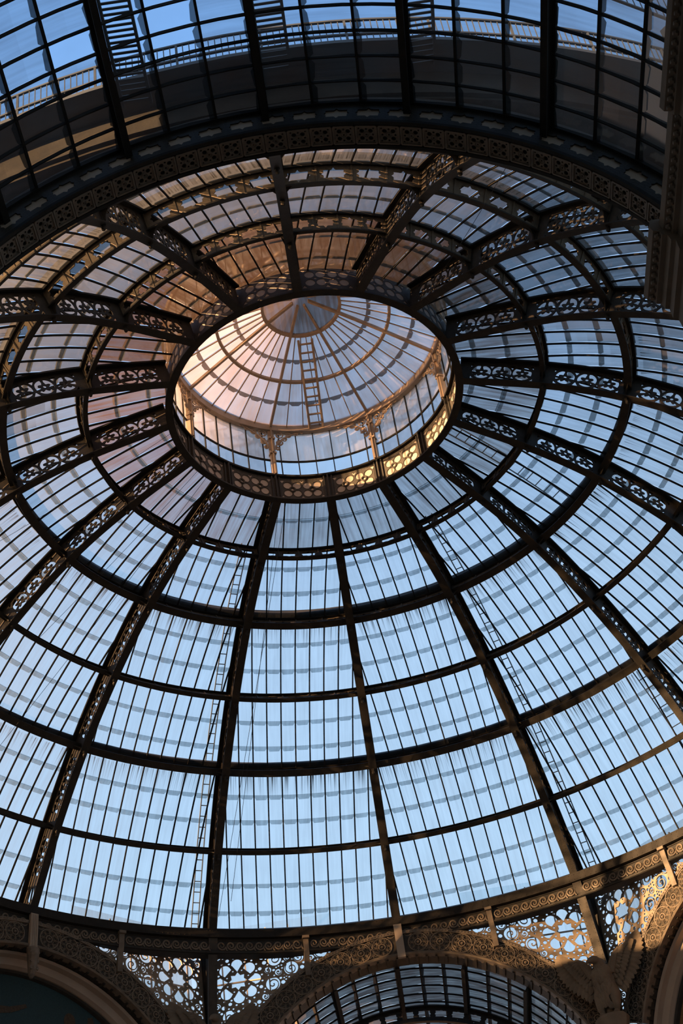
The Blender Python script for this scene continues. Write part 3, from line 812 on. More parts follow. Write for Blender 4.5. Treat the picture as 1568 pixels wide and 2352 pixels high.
# window frames standing outside behind the lattices
def spandrel_window(side, sg, label):
    y = LY + 1.5; base = (sg * 5.6, y, -3.)
    t_ = thing('spandrel_window', label, 'window', 'windows behind the star lattices', base, SIDES[side])
    mb = MB()
    az_ = lambda x: AZ + math.sqrt(max(0., 8.15 ** 2 - x * x)) if x < 8.15 else -5.2
    for x in (4.3, 5.2, 6.1, 7.0, 7.8): mb.bar((sg * x, y, az_(x)), (sg * x, y, 1.4), .05, .06, (0, 1, 0))
    for z in (-3.6, -2.15, -.7): mb.bar((sg * (math.sqrt(8.15 ** 2 - (z - AZ) ** 2) + .05), y, z), (sg * 7.9, y, z), .05, .06, (0, 1, 0))
    mb.build('sash', M['beige'], t_, base)
    g = MB(); xs = [2.6 + 5.4 * i / 12 for i in range(13)]; pp = [(x, az_(x)) for x in xs] + [(8., 1.6), (2.6, 1.6)]
    g.add([(sg * x, y + .02, z) for x, z in pp], [tuple(range(len(pp)))], 0, [(x, z + 10) for x, z in pp])
    g.build('pane', M['glass'], t_, base)
spandrel_window('B', -1, 'pale framed window behind the dim lattice over the vault arch')
spandrel_window('B', 1, 'pale framed window behind the sunlit lattice over the vault arch')
spandrel_window('D', 1, 'pale framed window behind the lattice over the teal lunette')
spandrel_window('E', -1, 'pale framed window behind the lattice over the golden lunette')

# corner struts under ribs, mid-bay posts, crown straps
def strut(i, label):
    base = (0, 19.2, -3.9)
    t_ = thing('corner_strut', label, 'strut', 'struts under the dome ribs', base, rib_az(i))
    p = lambda f: (18.0 + 1.2 * f, .1 - 4.0 * f)
    rows = lambda sec: [[(x, p(f)[0] + dy, p(f)[1]) for x, dy in sec] for f in [k / 8 for k in range(9)]]
    MB().loft(rows([(-.17, -.1), (.17, -.1), (.17, -.04), (-.17, -.04)])).build('front_flange', M['ring'], t_, base)
    MB().loft(rows([(-.03, -.04), (.03, -.04), (.03, 1.0), (-.03, 1.0)])).build('web', M['iron_dark'], t_, base)
    rv = MB()
    for k in range(26):
        f = k / 26
        for x in (-.12, .12): rv.dome((x, p(f)[0] - .1, p(f)[1]), .02, 5, (0, -1, 0))
    tag(rv.build('rivets', M['ring'], t_, base), kind='stuff')
strut(1, "riveted corner strut, second rib's foot, between teal lunette and vault arch")
strut(15, 'riveted corner strut rising behind the spread-winged eagle')
def mid_post(i, label):
    base = (0, RF - .05, -1.2); az = rib_az(i)
    t_ = thing('frieze_post', label, 'post', 'short posts between frieze and arches', base, az)
    rows = [[(x, y + dy, z) for x, dy in ((-.1, 0), (.1, 0), (.1, .16), (-.1, .16))] for y, z in ((17.97, -.17), (18.0, -.45), (18.06, -.75), (18.16, -1.05), (18.25, -1.6))]
    MB().loft(rows).build('shaft', M['ornament'], t_, base)
    MB().box((0, 18.0, -.22), (.13, .12, .05)).build('cap', M['ornament'], t_, base)
mid_post(.5, 'short post below the frieze over the dim side of the vault arch')
mid_post(1.5, 'short post below the frieze over the teal lunette arch')
mid_post(-.5, 'sunlit short post below the frieze over the vault arch, towards the eagle')
mid_post(-1.5, 'sunlit short post below the frieze over the golden lunette arch')
def strap(az, label, fluted=False, corbel=False):
    base = (0, 17.9, -1.4)
    t_ = thing('keystone_strap', label, 'strap', 'straps over the arch crowns', base, az)
    mb = MB(); rows = [[(x, y + dy, z) for x, dy in ((-.15, 0), (.15, 0), (.15, .14), (-.15, .14))] for y, z in ((17.86, -.15), (17.88, -.7), (17.93, -1.45))]
    mb.loft(rows)
    if fluted:
        for x in (-.1, -.035, .035, .1): mb.tube([(x, 17.86, -.2), (x, 17.87, -.7), (x, 17.92, -1.35)], .025, 5)
    mb.build('plate', M['beige'], t_, base)
    if corbel:
        mb = MB(); n = 10
        prf = [(-1.4, .2, .17), (-1.5, .2, .28), (-1.75, .17, .3), (-2.0, .15, .24), (-2.25, .13, .2), (-2.4, .11, .14), (-2.5, .05, .06)]
        mb.loft([[(w * 1.1 * cos(2 * PI * j / n), 18.1 - d * .5 + d * .9 * sin(2 * PI * j / n), z) for j in range(n)] for z, w, d in prf])
        for sx in (-1, 0, 1):
            for z in (-1.65, -1.95, -2.2): mb.dome((sx * .12, 17.82 + (-z - 1.65) * .1, z), .08, 6, (0, -1, -.4))
        mb.build('leaf_corbel', M['ornament'], t_, base)
strap(SIDES['B'], 'plain pale strap over the crown of the vault arch')
strap(SIDES['D'], 'fluted strap with leaf corbel over the crown of the teal lunette arch', True, True)

# lunettes
def lunette(side, m, label, figures):
    base = (0, AY + 1.3, -8.)
    t_ = thing('lunette', label, 'lunette wall', None, base, SIDES[side])
    y = AY + 1.25
    mb = MB(); pts = [arch_pt(RI - .15, R(-90 + 180 * i / 40), y) for i in range(41)] + [(RI - .15, y, -9.5), (-RI + .15, y, -9.5)]
    n = len(pts); mb.add(pts + [(a, b + .2, c) for a, b, c in pts], [tuple(range(n)), tuple(range(2 * n - 1, n - 1, -1))] + [(i, (i + 1) % n, n + (i + 1) % n, n + i) for i in range(n)])
    mb.build('mosaic_field', m, t_, base)
    mb = MB(); mb.loft(arch_rows(R(-95), R(95), 60, [(RI + .02, AY + .5), (RI - .05, AY + .42), (RI - .12, AY + .5), (RI - .14, AY + .75), (RI - .36, AY + .85), (RI - .42, AY + 1.0), (RI - .44, AY + 1.3), (RI + .02, AY + 1.3)]))
    mb.build('border_moulding', M['beige'], t_, base)
    mb = MB(); mb.loft(arch_rows(R(-95), R(95), 60, [(RI - .44, AY + 1.05), (RI - .5, AY + 1.1), (RI - .54, AY + 1.24), (RI - .44, AY + 1.24)]))
    mb.build('inner_border', M['iron'], t_, base)
    if figures:
        f = MB()
        def blob(pts, w):
            vs = [(x, y - .015, z) for x, z in pts]; f.add(vs, [tuple(range(len(vs)))])
        def limb(a, b, w0, w1):
            d = Vector((b[0] - a[0], 0, b[1] - a[1])).normalized(); nx = Vector((-d.z, 0, d.x))
            blob([(a[0] + nx.x * w0, a[1] + nx.z * w0), (b[0] + nx.x * w1, b[1] + nx.z * w1), (b[0] - nx.x * w1, b[1] - nx.z * w1), (a[0] - nx.x * w0, a[1] - nx.z * w0)], 0)
        fx, fz = 2.3, -3.15
        blob([(fx + .24 * cos(q), fz + .3 * sin(q)) for q in [2 * PI * j / 14 for j in range(14)]], 0)
        blob([(fx - .5, fz - .9), (fx - .35, fz - .35), (fx, fz - .22), (fx + .35, fz - .35), (fx + .5, fz - .9)], 0)
        blob([(fx + .7, fz - .8), (fx + .75, fz + .25), (fx + .95, fz + .3), (fx + 1.25, fz - .8)], 0)
        limb((-.9, -3.25), (-.1, -3.15), .16, .11); limb((-.1, -3.15), (.55, -2.9), .11, .07)
        blob([(-1.5, -4.1), (-1.4, -3.0), (-1.1, -2.7), (-.8, -3.1), (-.7, -4.1)], 0)
        f.build('mosaic_figures', M['figure'], t_, base)
lunette('D', M['teal'], 'dark teal mosaic lunette wall with faint figures, under the dim arch', True)
lunette('E', M['gold'], 'golden brown lunette wall beside the spread-winged eagle', False)

# ------------------------------------------------------------------ eagles
EB = (0, 18.75, -5.45)
def feather(L, w, t=.05):
    """leaf lying along +x, thick in y"""
    prf = [(0, .35), (.12, .75), (.45, 1.), (.75, .92), (.92, .6), (1.0, .12)]
    rows = []
    for x, k in prf: rows.append([(x * L, -t * .6 * k, 0), (x * L, 0, w * k * .5), (x * L, t * .4 * k, 0), (x * L, 0, -w * k * .5)])
    return rows
def make_eagle():
    root = thing('stone_eagle', 'x', 'eagle statue', None, EB, 0)
    bz = -4.1; by = 18.5
    # one continuous body: skin surface over a branching skeleton
    vs = [(0, by, bz), (0, by - .02, bz + .45), (0, by - .1, bz + .72), (-.04, by - .22, bz + .88), (-.1, by - .36, bz + .92), (-.26, by - .5, bz + .84), (-.36, by - .56, bz + .74),
          (0, by + .05, bz - .5), (0, by + .12, bz - 1.0), (0, by + .16, bz - 1.35),
          (.26, by - .05, bz - .45), (.3, by - .12, bz - .8), (.27, by - .1, bz - 1.08), (.27, by - .32, bz - 1.15),
          (-.26, by - .05, bz - .45), (-.3, by - .12, bz - .8), (-.27, by - .1, bz - 1.08), (-.27, by - .32, bz - 1.15),
          (.42, by + .08, bz + .5), (-.42, by + .08, bz + .5)]
    ed = [(0, 1), (1, 2), (2, 3), (3, 4), (4, 5), (5, 6), (0, 7), (7, 8), (8, 9), (0, 10), (10, 11), (11, 12), (12, 13), (0, 14), (14, 15), (15, 16), (16, 17), (1, 18), (1, 19)]
    rad = [.40, .40, .24, .17, .19, .08, .03, .3, .26, .12, .26, .17, .09, .12, .26, .17, .09, .12, .2, .2]
    me = bpy.data.meshes.new('eagle_body'); me.from_pydata([(x - EB[0], y - EB[1], z - EB[2]) for x, y, z in vs], ed, [])
    o = link('body', me, root); me.materials.append(M['stone'])
    md = o.modifiers.new('skin', 'SKIN'); md.use_smooth_shade = True
    sk = me.skin_vertices[0].data
    for i, r in enumerate(rad): sk[i].radius = (r, r)
    sk[0].use_root = True
    sb = o.modifiers.new('sub', 'SUBSURF'); sb.levels = 2; sb.render_levels = 2
    # scale-like feathers on breast and thighs
    ft = MB(); rng = random.Random(3)
    for k in range(150):
        z = bz + rng.uniform(-.75, .75); a = rng.uniform(-1.9, 1.9); q = .41 - .12 * abs((z - bz) / .8) ** 2
        c = Vector((q * sin(a), by - q * cos(a) * .98, z))
        rot = Matrix.Rotation(a, 3, 'Z') @ Matrix.Rotation(R(12), 3, 'X')
        for rows in (feather(.27, .19, .07),):
            ft.loft([[c + rot @ Vector((p[2], p[1], -p[0])) for p in r] for r in rows])
    ft.build('breast_feathers', M['stone'], root, EB)
    # tail
    tl = MB()
    for k in range(7):
        a = R(-24 + 8 * k); rot = Matrix.Rotation(a, 3, 'Y')
        tl.loft([[Vector((0, by + .2 + .012 * k, bz - .7)) + rot @ Vector((p[2], p[1], -p[0])) for p in r] for r in feather(.95, .2, .05)])
    tl.build('tail_feathers', M['stone'], root, EB)
    for sg in (-1, 1):
        w = MB(); sh = Vector((.34, by + .02, bz + .38)); wr = Vector((.66, by + .0, bz + 1.02)); tip = Vector((1.02, by + .05, bz + 1.22))
        bone = [sh, (sh + wr) / 2 + Vector((.02, 0, .08)), wr, (wr * .5 + tip * .5) + Vector((-.02, 0, .06)), tip]
        w.tube(bone, .1, 8, False, 0, [.2, .18, .14, .09, .03])
        def at(f):
            f *= 4; i = min(int(f), 3); return bone[i].lerp(bone[i + 1], f - i)
        def put(f, ang, L, wd, dy, t=.05):
            rot = Matrix.Rotation(-R(ang), 3, 'Y'); c = at(f) + Vector((0, dy, 0))
            w.loft([[c + rot @ Vector(p) for p in r] for r in feather(L, wd, t)])
        n = 15
        for k in range(n):            # flight feathers, fanning from drooping to raised
            f = k / (n - 1); ang = -78 + 108 * f ** 1.25 + 8; L = .95 + .12 * sin(PI * f) - .15 * f
            put(.05 + .93 * f, ang, L, .27, .06 + .008 * k)
        for k in range(13):
            f = k / 12; put(.04 + .9 * f, -72 + 84 * f ** 1.2 + 4, .66 - .18 * f, .23, .0)
        for k in range(11):
            f = k / 10; put(.03 + .85 * f, -64 + 74 * f + 2, .36 - .1 * f, .14, -.06)
        if sg < 0: w.v = [(-p[0], p[1], p[2]) for p in w.v]; w.f = [tuple(reversed(f)) for f in w.f]
        w.build('wing', M['stone'], root, EB)
    pd = MB(); n = 16
    for z0, r0, z1, r1 in ((bz - 1.17, .5, bz - 1.3, .62), (bz - 1.3, .62, bz - 2.1, .42)):
        pd.loft([[(r * cos(2 * PI * j / n) * (1 + .05 * (j % 2)), by - .1 + .7 * r * sin(2 * PI * j / n), z) for j in range(n)] for z, r in ((z0, r0), (z1, r1))])
    return root, pd
eg, pd = make_eagle()
eaz = rib_az(15)
eg.location = Matrix.Rotation(eaz, 3, 'Z') @ Vector(EB); eg.rotation_euler = (0, 0, eaz)
eg['label'] = 'brown stone eagle with spread wings, standing in front of the sunlit corner strut'
copy_thing(eg, EB, rib_az(1), 'shadowed eagle statue showing only wing tips, at the foot of the second strut')
pm = pd.mesh('eagle_pedestal', [M['stone']], EB, False)
for i, lab in ((15, 'scalloped stone pedestal under the spread-winged eagle'),):
    o = link('eagle_pedestal', pm); o.location = Matrix.Rotation(rib_az(i), 3, 'Z') @ Vector(EB); o.rotation_euler.z = rib_az(i); tag(o, lab, 'pedestal')

# ------------------------------------------------------------------ barrel vaults of the two arms in view
def vault(sgn, rv, zc, y0, y1, angs, hp, q_lo, q_hi, mats, nm, gname, clear=()):
    """sgn: direction the arm runs in; angs: angles of longitudinal purlins; three pane courses between them"""
    base = (0, sgn * y0, zc + rv - .3)
    t_ = thing('barrel_vault_glazing', nm, 'glass vault', None, base)
    n = int((y1 - y0) / hp)
    def P(r, q, y): return (r * sin(q), sgn * y, zc + r * cos(q))
    rng = random.Random(11)
    edges = []
    for a, b in zip(angs, angs[1:]): edges += [a + (b - a) * k / 3 for k in range(3)]
    edges.append(angs[-1])
    for pi_ in range(len(angs) - 1):
        mb = MB()
        for c in range(3):
            qa, qb = edges[pi_ * 3 + c], edges[pi_ * 3 + c + 1]
            for j in range(n):
                ya, yb = y0 + hp * j + .02, y0 + hp * (j + 1) - .02
                cl = 2 if (pi_, c, j) in clear else 0
                # shingled panes: the lower course edge lies outside; edges step away from the crown
                tilt = .035 if (qa + qb) > 0 else -.035
                vs = [P(rv + (.02 + (tilt if k else -tilt) * .5), qa + (qb - qa) * f, y) for k, f in ((0, 0), (0, .5), (1, 1)) for y in (ya, yb)]
                mb.add(vs, [(0, 1, 3, 2), (2, 3, 5, 4)], cl, [(y * 1. + 30, (qa + (qb - qa) * f) * rv + 20) for f in (0, .5, 1) for y in (ya, yb)])
                g = rng.uniform(-.02, .02); lw_ = .13 / rv; q0 = qb
                s = 1 if q0 > 0 else -1
                rl = rv - .02
                ov = [P(rl, q0 - s * .2 * lw_, ya), P(rl, q0 - s * .2 * lw_, yb), P(rl, q0 + s * .5 * lw_, yb), P(rl, q0 + s * (lw_ + g / rv), yb - .1), P(rl, q0 + s * (lw_ - g / rv), ya + .08), P(rl, q0 + s * .5 * lw_, ya)]
                mb.add(ov, [(0, 1, 2, 3, 4, 5)], 1, [(3, 1)] * 6)
        mb.build('glass_panel', mats, t_, base)
    bars = MB(); N_ = 40
    for j in range(n + 1):
        y = y0 + hp * j
        bars.loft([[P(r, q, y + w) for r, w in ((rv - .05, -.012), (rv - .05, .012), (rv + .02, .024), (rv + .02, -.024))] for q in [angs[0] + (angs[-1] - angs[0]) * i / N_ for i in range(N_ + 1)]])
    bars.build('hoop_bars', M['iron_dark'], t_, base)
    lon = MB()
    for e in edges: 
        if any(abs(e - a) < 1e-6 for a in angs): continue
        lon.bar(P(rv - .02, e, y0), P(rv - .02, e, y1), .05, .06, (sin(e), 0, cos(e)))
    lon.build('course_bars', M['iron_dark'], t_, base)
    return P
NA = [R(-1 + 20.4 * k) for k in range(-4, 5)]
Pn = vault(-1, 8.15, -8.64, 19.2, 30., NA, .55, 0, 0, [M['vglass'], M['vlap'], M['vclear']], 'dusky glass barrel vault overhead with overlapping ragged panes', '',
           {(3, 0, 3), (3, 0, 4), (3, 1, 4), (2, 2, 4), (3, 1, 3), (1, 2, 5), (3, 0, 5), (3, 1, 5)})
def vault_purlins(sgn, rv, zc, y0, y1, angs, keep, grp, lab):
    for k in keep:
        q = angs[k]; base = (rv * sin(q), sgn * y0, zc + rv * cos(q))
        t_ = thing('vault_purlin', lab(k), 'purlin', grp, base)
        P = lambda r, w, y: (r * sin(q) + w * cos(q), sgn * y, zc + r * cos(q) - w * sin(q))
        MB().loft([[P(r, w, y) for r, w in ((rv - .3, -.015), (rv - .3, .015), (rv + .02, .015), (rv + .02, -.015))] for y in (y0, y1)]).build('web', M['iron_dark'], t_, base)
        MB().loft([[P(r, w, y) for r, w in ((rv - .32, -.07), (rv - .32, .07), (rv - .29, .07), (rv - .29, -.07))] for y in (y0, y1)]).build('flange', M['iron_dark'], t_, base)
        MB().loft([[P(r, w, y) for r, w in ((rv - .05, -.09), (rv - .05, .09), (rv + .03, .09), (rv + .03, -.09))] for y in (y0, y1)]).build('cap_bar', M['iron_dark'], t_, base)
pn = {2: 'outermost dark purlin of the overhead vault, far from the stone cornice', 3: 'dark purlin of the overhead vault, third from the stone cornice side', 4: 'dark purlin along the crown of the overhead vault', 5: 'dark purlin of the overhead vault, second from the stone cornice', 6: 'dark purlin of the overhead vault, first from the stone cornice'}
vault_purlins(-1, 8.15, -8.64, 19.2, 30., NA, [2, 3, 4, 5, 6], 'purlins along the overhead vault', lambda k: pn[k])

# great arch between the overhead vault and the dome
NZ = -8.64; NR = 7.5
def nap(r, q, y): return (r * sin(q), -y, NZ + r * cos(q))
GB = (0, -18.9, NZ + NR)
ga = thing('great_arch', 'dark great arch with square rosettes and star cut-outs, before the dome', 'arch', None, GB)
QN = R(72)
rows = lambda sec, n=72: [[nap(r, q, y) for r, y in sec] for q in [-QN + 2 * QN * i / n for i in range(n + 1)]]
MB().loft(rows([(NR + .03, 18.68), (NR + .03, 19.2), (NR + .25, 19.2), (NR + .25, 18.68)])).build('soffit', M['iron_dark'], ga, GB)
MB().loft(rows([(NR - .02, 18.62), (NR + .7, 18.62), (NR + .7, 18.7), (NR - .02, 18.7)])).build('inner_face', M['iron_dark'], ga, GB)
MB().loft(rows([(NR - .03, 19.19), (NR + .04, 19.19), (NR + .04, 19.27), (NR - .03, 19.27)])).build('lower_edge_bar', M['iron_dark'], ga, GB)
MB().loft(rows([(NR + .58, 19.17), (NR + .72, 19.17), (NR + .72, 19.3), (NR + .58, 19.3)])).build('upper_edge_bar', M['iron_dark'], ga, GB)
pitq = R(4.6); loops_me = None
rm = NR + .31
loops = [rect(-rm * pitq / 2, -.29, rm * pitq / 2, .29, 3)]
hw = .25
loops.append([(-hw, 0), (-hw * .85, .04), (-hw * .85, .1), (-.05, .1), (0, .15), (.05, .1), (hw * .85, .1), (hw * .85, .04), (hw, 0), (hw * .85, -.04), (hw * .85, -.1), (.05, -.1), (0, -.15), (-.05, -.1), (-hw * .85, -.1), (-hw * .85, -.04)])
cm = plate(loops, .03).map(lambda u, v, w: nap(rm + v, u / rm, 19.22 + w)).mesh('star_plate', [M['iron']], (0, 0, NZ))
bm = MB().loft([[nap(r, q, y) for r, y in ((rm - .2, 19.18), (rm + .2, 19.18), (rm + .2, 19.203), (rm - .2, 19.203))] for q in (-pitq / 2, 0, pitq / 2)]).mesh('plate_backing', [M['beige']], (0, 0, NZ))
for k in range(-13, 14):
    o = link('star_plate', cm, ga); o.location = (0, -GB[1], NZ - GB[2]); o.rotation_euler.y = k * pitq
    link('plate_backing', bm, o)
# square rosettes on the soffit
def rosette_square():
    h = .165
    loops = [rect(-.19, -.19, .19, .19)]
    for sx in (-1, 1):
        for sy in (-1, 1):
            loops.append(circ(sx * .085, sy * .085, .048, 8, PI / 8)); loops.append(circ(sx * .145, sy * .145, .02, 5))
    for a in range(4): 
        x, y = .13 * cos(a * PI / 2), .13 * sin(a * PI / 2); loops.append(circ(x, y, .022, 6))
    loops.append(circ(0, 0, .018, 6))
    mb = plate(loops, .03)
    for a, b in (((-.2, -.2), (.2, -.2)), ((.2, -.2), (.2, .2)), ((.2, .2), (-.2, .2)), ((-.2, .2), (-.2, -.2))):
        mb.bar((*a, -.01), (*b, -.01), .035, .05)
    mb.tube([(.06 * cos(q), .06 * sin(q), -.02) for q in [2 * PI * j / 10 for j in range(10)]], .014, 4, True)
    # lie in the soffit: u across the arch line, v along the arm, w radial
    return mb.map(lambda u, v, w: nap(NR + w, u / NR, 18.95 + v)).mesh('rosette_panel', [M['arch_ornament']], (0, 0, NZ))
rsq = rosette_square()
for k in range(-20, 21):
    o = link('rosette_panel', rsq, ga); o.location = (0, -GB[1], NZ - GB[2]); o.rotation_euler.y = k * R(3.42)

# far arm vault seen through the middle arch
FA = [R(-1 + 20.4 * k) for k in range(-4, 5)]
vault(1, 7.3, -8.45, 18.9, 33., [q for q in FA], .8, 0, 0, [M['vglass'], M['vlap'], M['vclear']], 'dusky glass barrel vault seen through the arch at bottom centre', '')
fl = {3: 'purlin of the vault through the bottom arch, nearer the teal lunette', 4: 'purlin along the crown of the vault through the bottom arch', 5: 'purlin of the vault through the bottom arch, nearer the eagle'}
fl[2] = 'outer purlin of the vault through the bottom arch, teal lunette side'; fl[6] = 'outer purlin of the vault through the bottom arch, eagle side'
vault_purlins(1, 7.3, -8.45, 18.9, 33., FA, [2, 3, 4, 5, 6], 'purlins along the vault through the bottom arch', lambda k: fl[k])
TB = (0, 23.2, -8.45 + 6.7)
ta = thing('transverse_arch', 'dark transverse arch with star cut-outs inside the vault at bottom centre', 'arch', None, TB)
tp = lambda r, q, y: (r * sin(q), y, -8.45 + r * cos(q))
tq = R(5.6); rt = 6.9
loops = [rect(-rt * tq / 2, -.3, rt * tq / 2, .3, 3), [(x * 1.05, y * 1.1) for x, y in [(-hw, 0), (-hw * .85, .04), (-hw * .85, .12), (-.05, .12), (0, .18), (.05, .12), (hw * .85, .12), (hw * .85, .04), (hw, 0), (hw * .85, -.04), (hw * .85, -.12), (.05, -.12), (0, -.18), (-.05, -.12), (-hw * .85, -.12), (-hw * .85, -.04)]]]
tm_ = plate(loops, .03).map(lambda u, v, w: tp(rt + v, u / rt, 23.2 + w)).mesh('star_plate', [M['iron']], (0, 23.2, -8.45))
for k in range(-11, 12):
    o = link('star_plate', tm_, ta); o.location = (0, 0, -8.45 - TB[2]); o.rotation_euler.y = k * tq
for r0, nm in ((6.58, 'lower_flange'), (7.2, 'upper_flange')):
    MB().loft([[tp(r, q, y) for r, y in ((r0, 23.1), (r0 + .05, 23.1), (r0 + .05, 23.3), (r0, 23.3))] for q in [R(-65 + 130 * i / 50) for i in range(51)]]).build(nm, M['iron'], ta, TB)

# ------------------------------------------------------------------ roof walks and ladders outside the overhead vault
RWK = thing('dome_foot_walkway', 'dark walkway with railing round the foot of the dome, behind the overhead vault', 'walkway', None, (0, -19.5, .7))
WO = (0, -19.5, .7)
a0, a1 = R(180 - 50), R(180 + 50)
MB().loft(ring_rows(a0, a1, 48, [(18.95, .62), (19.85, .62), (19.85, .72), (18.95, .72)])).build('deck', M['steel'], RWK, WO)
MB().loft(ring_rows(a0, a1, 48, [(19.0, -.1), (19.1, -.1), (19.1, .62), (19.0, .62)])).build('kerb_wall', M['iron_dark'], RWK, WO)
rl = MB()
for z in (.9, 1.42): rl.loft(ring_rows(a0, a1, 48, [(19.8, z), (19.85, z), (19.85, z + .05), (19.8, z + .05)]))
for i in range(260):
    a = a0 + (a1 - a0) * i / 260; w = .03 if i % 13 == 0 else .012
    rl.bar(cyl(a, 19.82, .7), cyl(a, 19.82, 1.45), w * 1.6, w * 1.6, (0, 1, 0))
rl.build('railing', M['steel'], RWK, WO)
def roof_steps(x, label):
    q = math.asin(x / 8.7); mb = MB(); dz = lambda y: -8.64 + 8.75 * cos(q) + .1
    for sx in (-.28, .28): mb.bar((x + sx, -19.6, dz(0)), (x + sx, -25, dz(0)), .06, .1)
    for i in range(44): mb.box((x, -19.7 - .12 * i, dz(0)), (.28, .025, .012))
    tag(mb.build('roof_steps', M['steel'], None), label, 'roof steps', 'slatted steps lying on the overhead vault')
roof_steps(-2.6, 'slatted steps on the vault glass, under the lone clear panes beside the outer purlin')
roof_steps(.22, 'slatted steps on the vault glass along its crown purlin')
roof_steps(3.05, 'slatted steps on the vault glass beside the second purlin from the cornice')
gr = MB()
for z in (.0, 1.0): gr.bar((3.0, -21.9, 1.2 + z), (8.6, -19.6, -.6 + z), .05, .05)
for i in range(40):
    f = i / 40; p = Vector((3.0, -21.9, 1.2)).lerp(Vector((8.6, -19.6, -.6)), f)
    gr.bar(p, p + Vector((0, 0, 1.0)), .016, .016, (0, 1, 0))
for i in range(5):
    f = i / 5; p = Vector((3.0, -21.9, 1.2)).lerp(Vector((8.6, -19.6, -.6)), f); p2 = Vector((3.0, -21.9, 1.2)).lerp(Vector((8.6, -19.6, -.6)), f + .2)
    gr.bar(p + Vector((0, 0, 1.0)), p2 + Vector((0, 0, 1.9)), .05, .05, (0, 1, 0))
tag(gr.build('roof_railing', M['steel'], None), 'slanting railing on the roof behind the vault glass, beside the stone cornice', 'railing')

# ------------------------------------------------------------------ room shell
def struct(name, mb, m, origin=(0, 0, 0)):
    o = mb.build(name, m, None, origin); return tag(o, kind='structure')
struct('floor', MB().box((0, 0, -28.3), (70, 70, .1)), M['floor'])
def slab(x0, y0, x1, y1, z0, z1, th=.4):
    mb = MB(); a, b = Vector((x0, y0, (z0 + z1) / 2)), Vector((x1, y1, (z0 + z1) / 2)); mb.bar(a, b, th, z1 - z0); return mb
# octagon walls behind the lunettes, side arms closed
def side_wall(az, z1, name, off=AY + 1.9, z0=-28.2):
    c, s = cos(az), sin(az); h = off * math.tan(R(22.5)); p = lambda x: (x * c - off * s, x * s + off * c)
    a, b = p(-h), p(h); struct(name, slab(*a, *b, z0, z1), M['wall'])
side_wall(SIDES['D'], -5.2, 'wall_northwest'); side_wall(SIDES['E'], -5.2, 'wall_northeast')
side_wall(PHI0 + R(90), 1.2, 'wall_west', 24); side_wall(PHI0 - R(90), -1.0, 'wall_east', 24)
side_wall(PHI0 + R(135), -.2, 'wall_southwest', 19.6); side_wall(PHI0 - R(135), -.2, 'wall_southeast', 19.6)
for sg, nm in ((1, 'north'), (-1, 'south')):
    for sx, w in ((-1, 'left'), (1, 'right')):
        struct(f'wall_{nm}_arm_{w}', slab(sx * 7.75, sg * 19.3, sx * 7.75, sg * 60, -28.2, -7.2 if sg < 0 else -8.4, .5), M['wall'])
    struct(f'wall_{nm}_end', slab(-8, sg * 60, 8, sg * 60, -28.2, 0), M['wall'])
    struct(f'ceiling_{nm}_arm', MB().box((0, sg * 47 if sg > 0 else -45, -.2), (8, 13 if sg > 0 else 15, .1)), M['wall'])

struct('wall_southwest_parapet', MB().box((-9.95, -42, -12.7), (.2, 18, 15.5)), M['wall'])  # unseen thin screen, added to shade the near arch and kerb from sun
struct('wall_southwest_attic', MB().box((-20, -39.5, -13.9), (10.3, 20, 14.3)), M['wall'])  # unseen mass, added to keep low sun out of the near arm
# stone cornice of the near arm with its breaks
CB = (6.4, -19.2, -7.3)
cn = thing('stone_cornice', 'dark stone cornice with stepped mouldings along the arm wall', 'cornice', None, CB)
def cornice(ya, yb, dx, nm):
    prf = [(5.92, -7.15), (5.86, -7.3), (5.9, -7.42), (6.0, -7.45), (6.02, -7.55), (6.1, -7.56), (6.13, -7.7), (6.2, -7.72), (6.2, -7.95), (6.28, -7.98), (6.3, -8.2), (6.5, -8.25), (6.55, -8.6), (6.95, -8.7), (6.95, -9.6), (7.7, -9.6), (7.7, -7.15)]
    mb = MB(); mb.loft([[(x + (dx if x < 7.6 else 0), y, z) for x, z in prf] for y in (ya, yb)])
    n = int(abs(yb - ya) / .16)
    for i in range(n):   # egg ornament on the nosing
        y = ya + (yb - ya) * (i + .5) / n; mb.dome((5.97 + dx, y, -7.47), .06, 6, (-.4, 0, -1))
    mb.build(nm, M['cornice'], cn, CB)
cornice(-19.15, -20.65, -.07, 'projecting_break'); cornice(-20.65, -22.95, .1, 'recessed_run'); cornice(-22.95, -34, -.04, 'long_run')

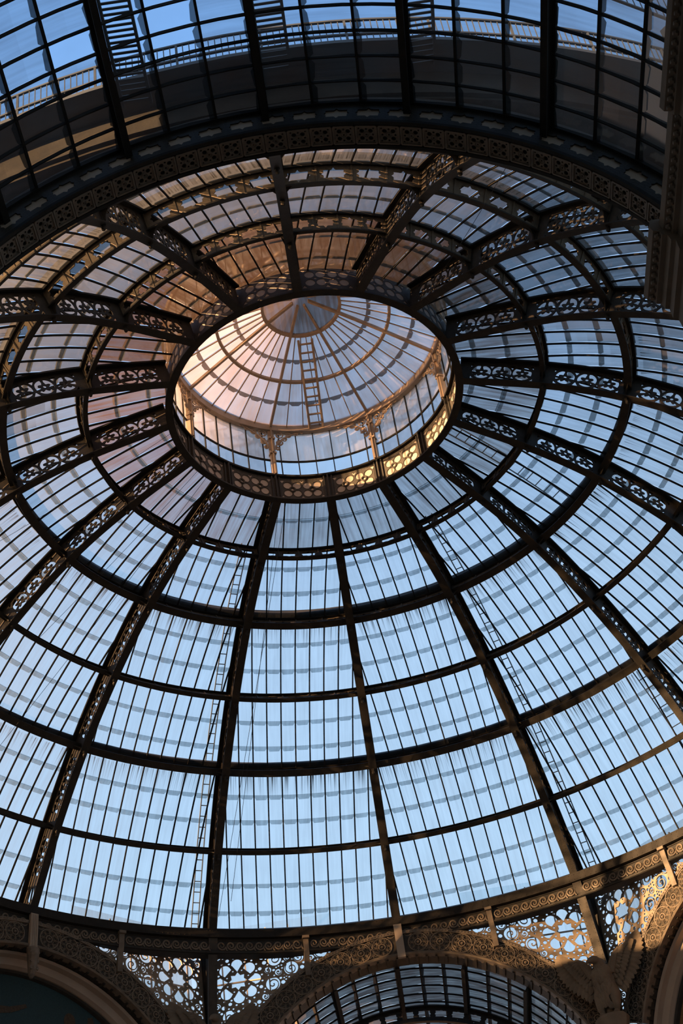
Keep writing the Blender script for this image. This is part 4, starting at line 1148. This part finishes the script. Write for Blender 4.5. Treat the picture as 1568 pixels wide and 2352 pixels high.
# ------------------------------------------------------------------ light
w = bpy.data.worlds.new('sky'); S.world = w; w.use_nodes = True
nt = w.node_tree; N = nt.nodes; L = nt.links
bg = N['Background']; tc = N.new('ShaderNodeTexCoord'); sx = N.new('ShaderNodeSeparateXYZ'); L.new(tc.outputs['Generated'], sx.inputs[0])
rp_ = N.new('ShaderNodeValToRGB'); cr = rp_.color_ramp
cr.elements[0].position = 0; cr.elements[0].color = (.72, .86, 1.0, 1)
cr.elements[1].position = 1; cr.elements[1].color = (.16, .30, .58, 1)
e = cr.elements.new(.35); e.color = (.58, .79, 1.02, 1)
e = cr.elements.new(.6); e.color = (.52, .72, 1.0, 1)
e = cr.elements.new(.85); e.color = (.25, .48, .92, 1)
L.new(sx.outputs['Z'], rp_.inputs['Fac'])
SA = R(122.5); SE = R(6.5)
sun_dir = Vector((-sin(SA) * cos(SE), cos(SA) * cos(SE), sin(SE)))
dt = N.new('ShaderNodeVectorMath'); dt.operation = 'DOT_PRODUCT'; dt.inputs[1].default_value = sun_dir; L.new(tc.outputs['Generated'], dt.inputs[0])
mr = N.new('ShaderNodeMapRange'); mr.inputs['From Min'].default_value = .72; mr.inputs['From Max'].default_value = 1.0; mr.interpolation_type = 'SMOOTHSTEP'
L.new(dt.outputs['Value'], mr.inputs['Value'])
mx = N.new('ShaderNodeMix'); mx.data_type = 'RGBA'; L.new(mr.outputs[0], mx.inputs['Factor']); L.new(rp_.outputs['Color'], mx.inputs['A']); mx.inputs['B'].default_value = (1.5, .95, .55, 1)
L.new(mx.outputs['Result'], bg.inputs['Color']); bg.inputs['Strength'].default_value = 1.
sl = bpy.data.lights.new('sun', 'SUN'); sl.energy = 26; sl.color = (1, .55, .26); sl.angle = R(.6)
so = bpy.data.objects.new('sun', sl); COL.objects.link(so)
so.rotation_euler = sun_dir.to_track_quat('Z', 'Y').to_euler()

S.cycles.transparent_max_bounces = 24; S.cycles.max_bounces = 7; S.cycles.diffuse_bounces = 3
S.cycles.sample_clamp_indirect = 4
S.view_settings.view_transform = 'Standard'; S.view_settings.look = 'None'
S.view_settings.exposure = 0; S.view_settings.gamma = 1; S.view_settings.use_curve_mapping = False
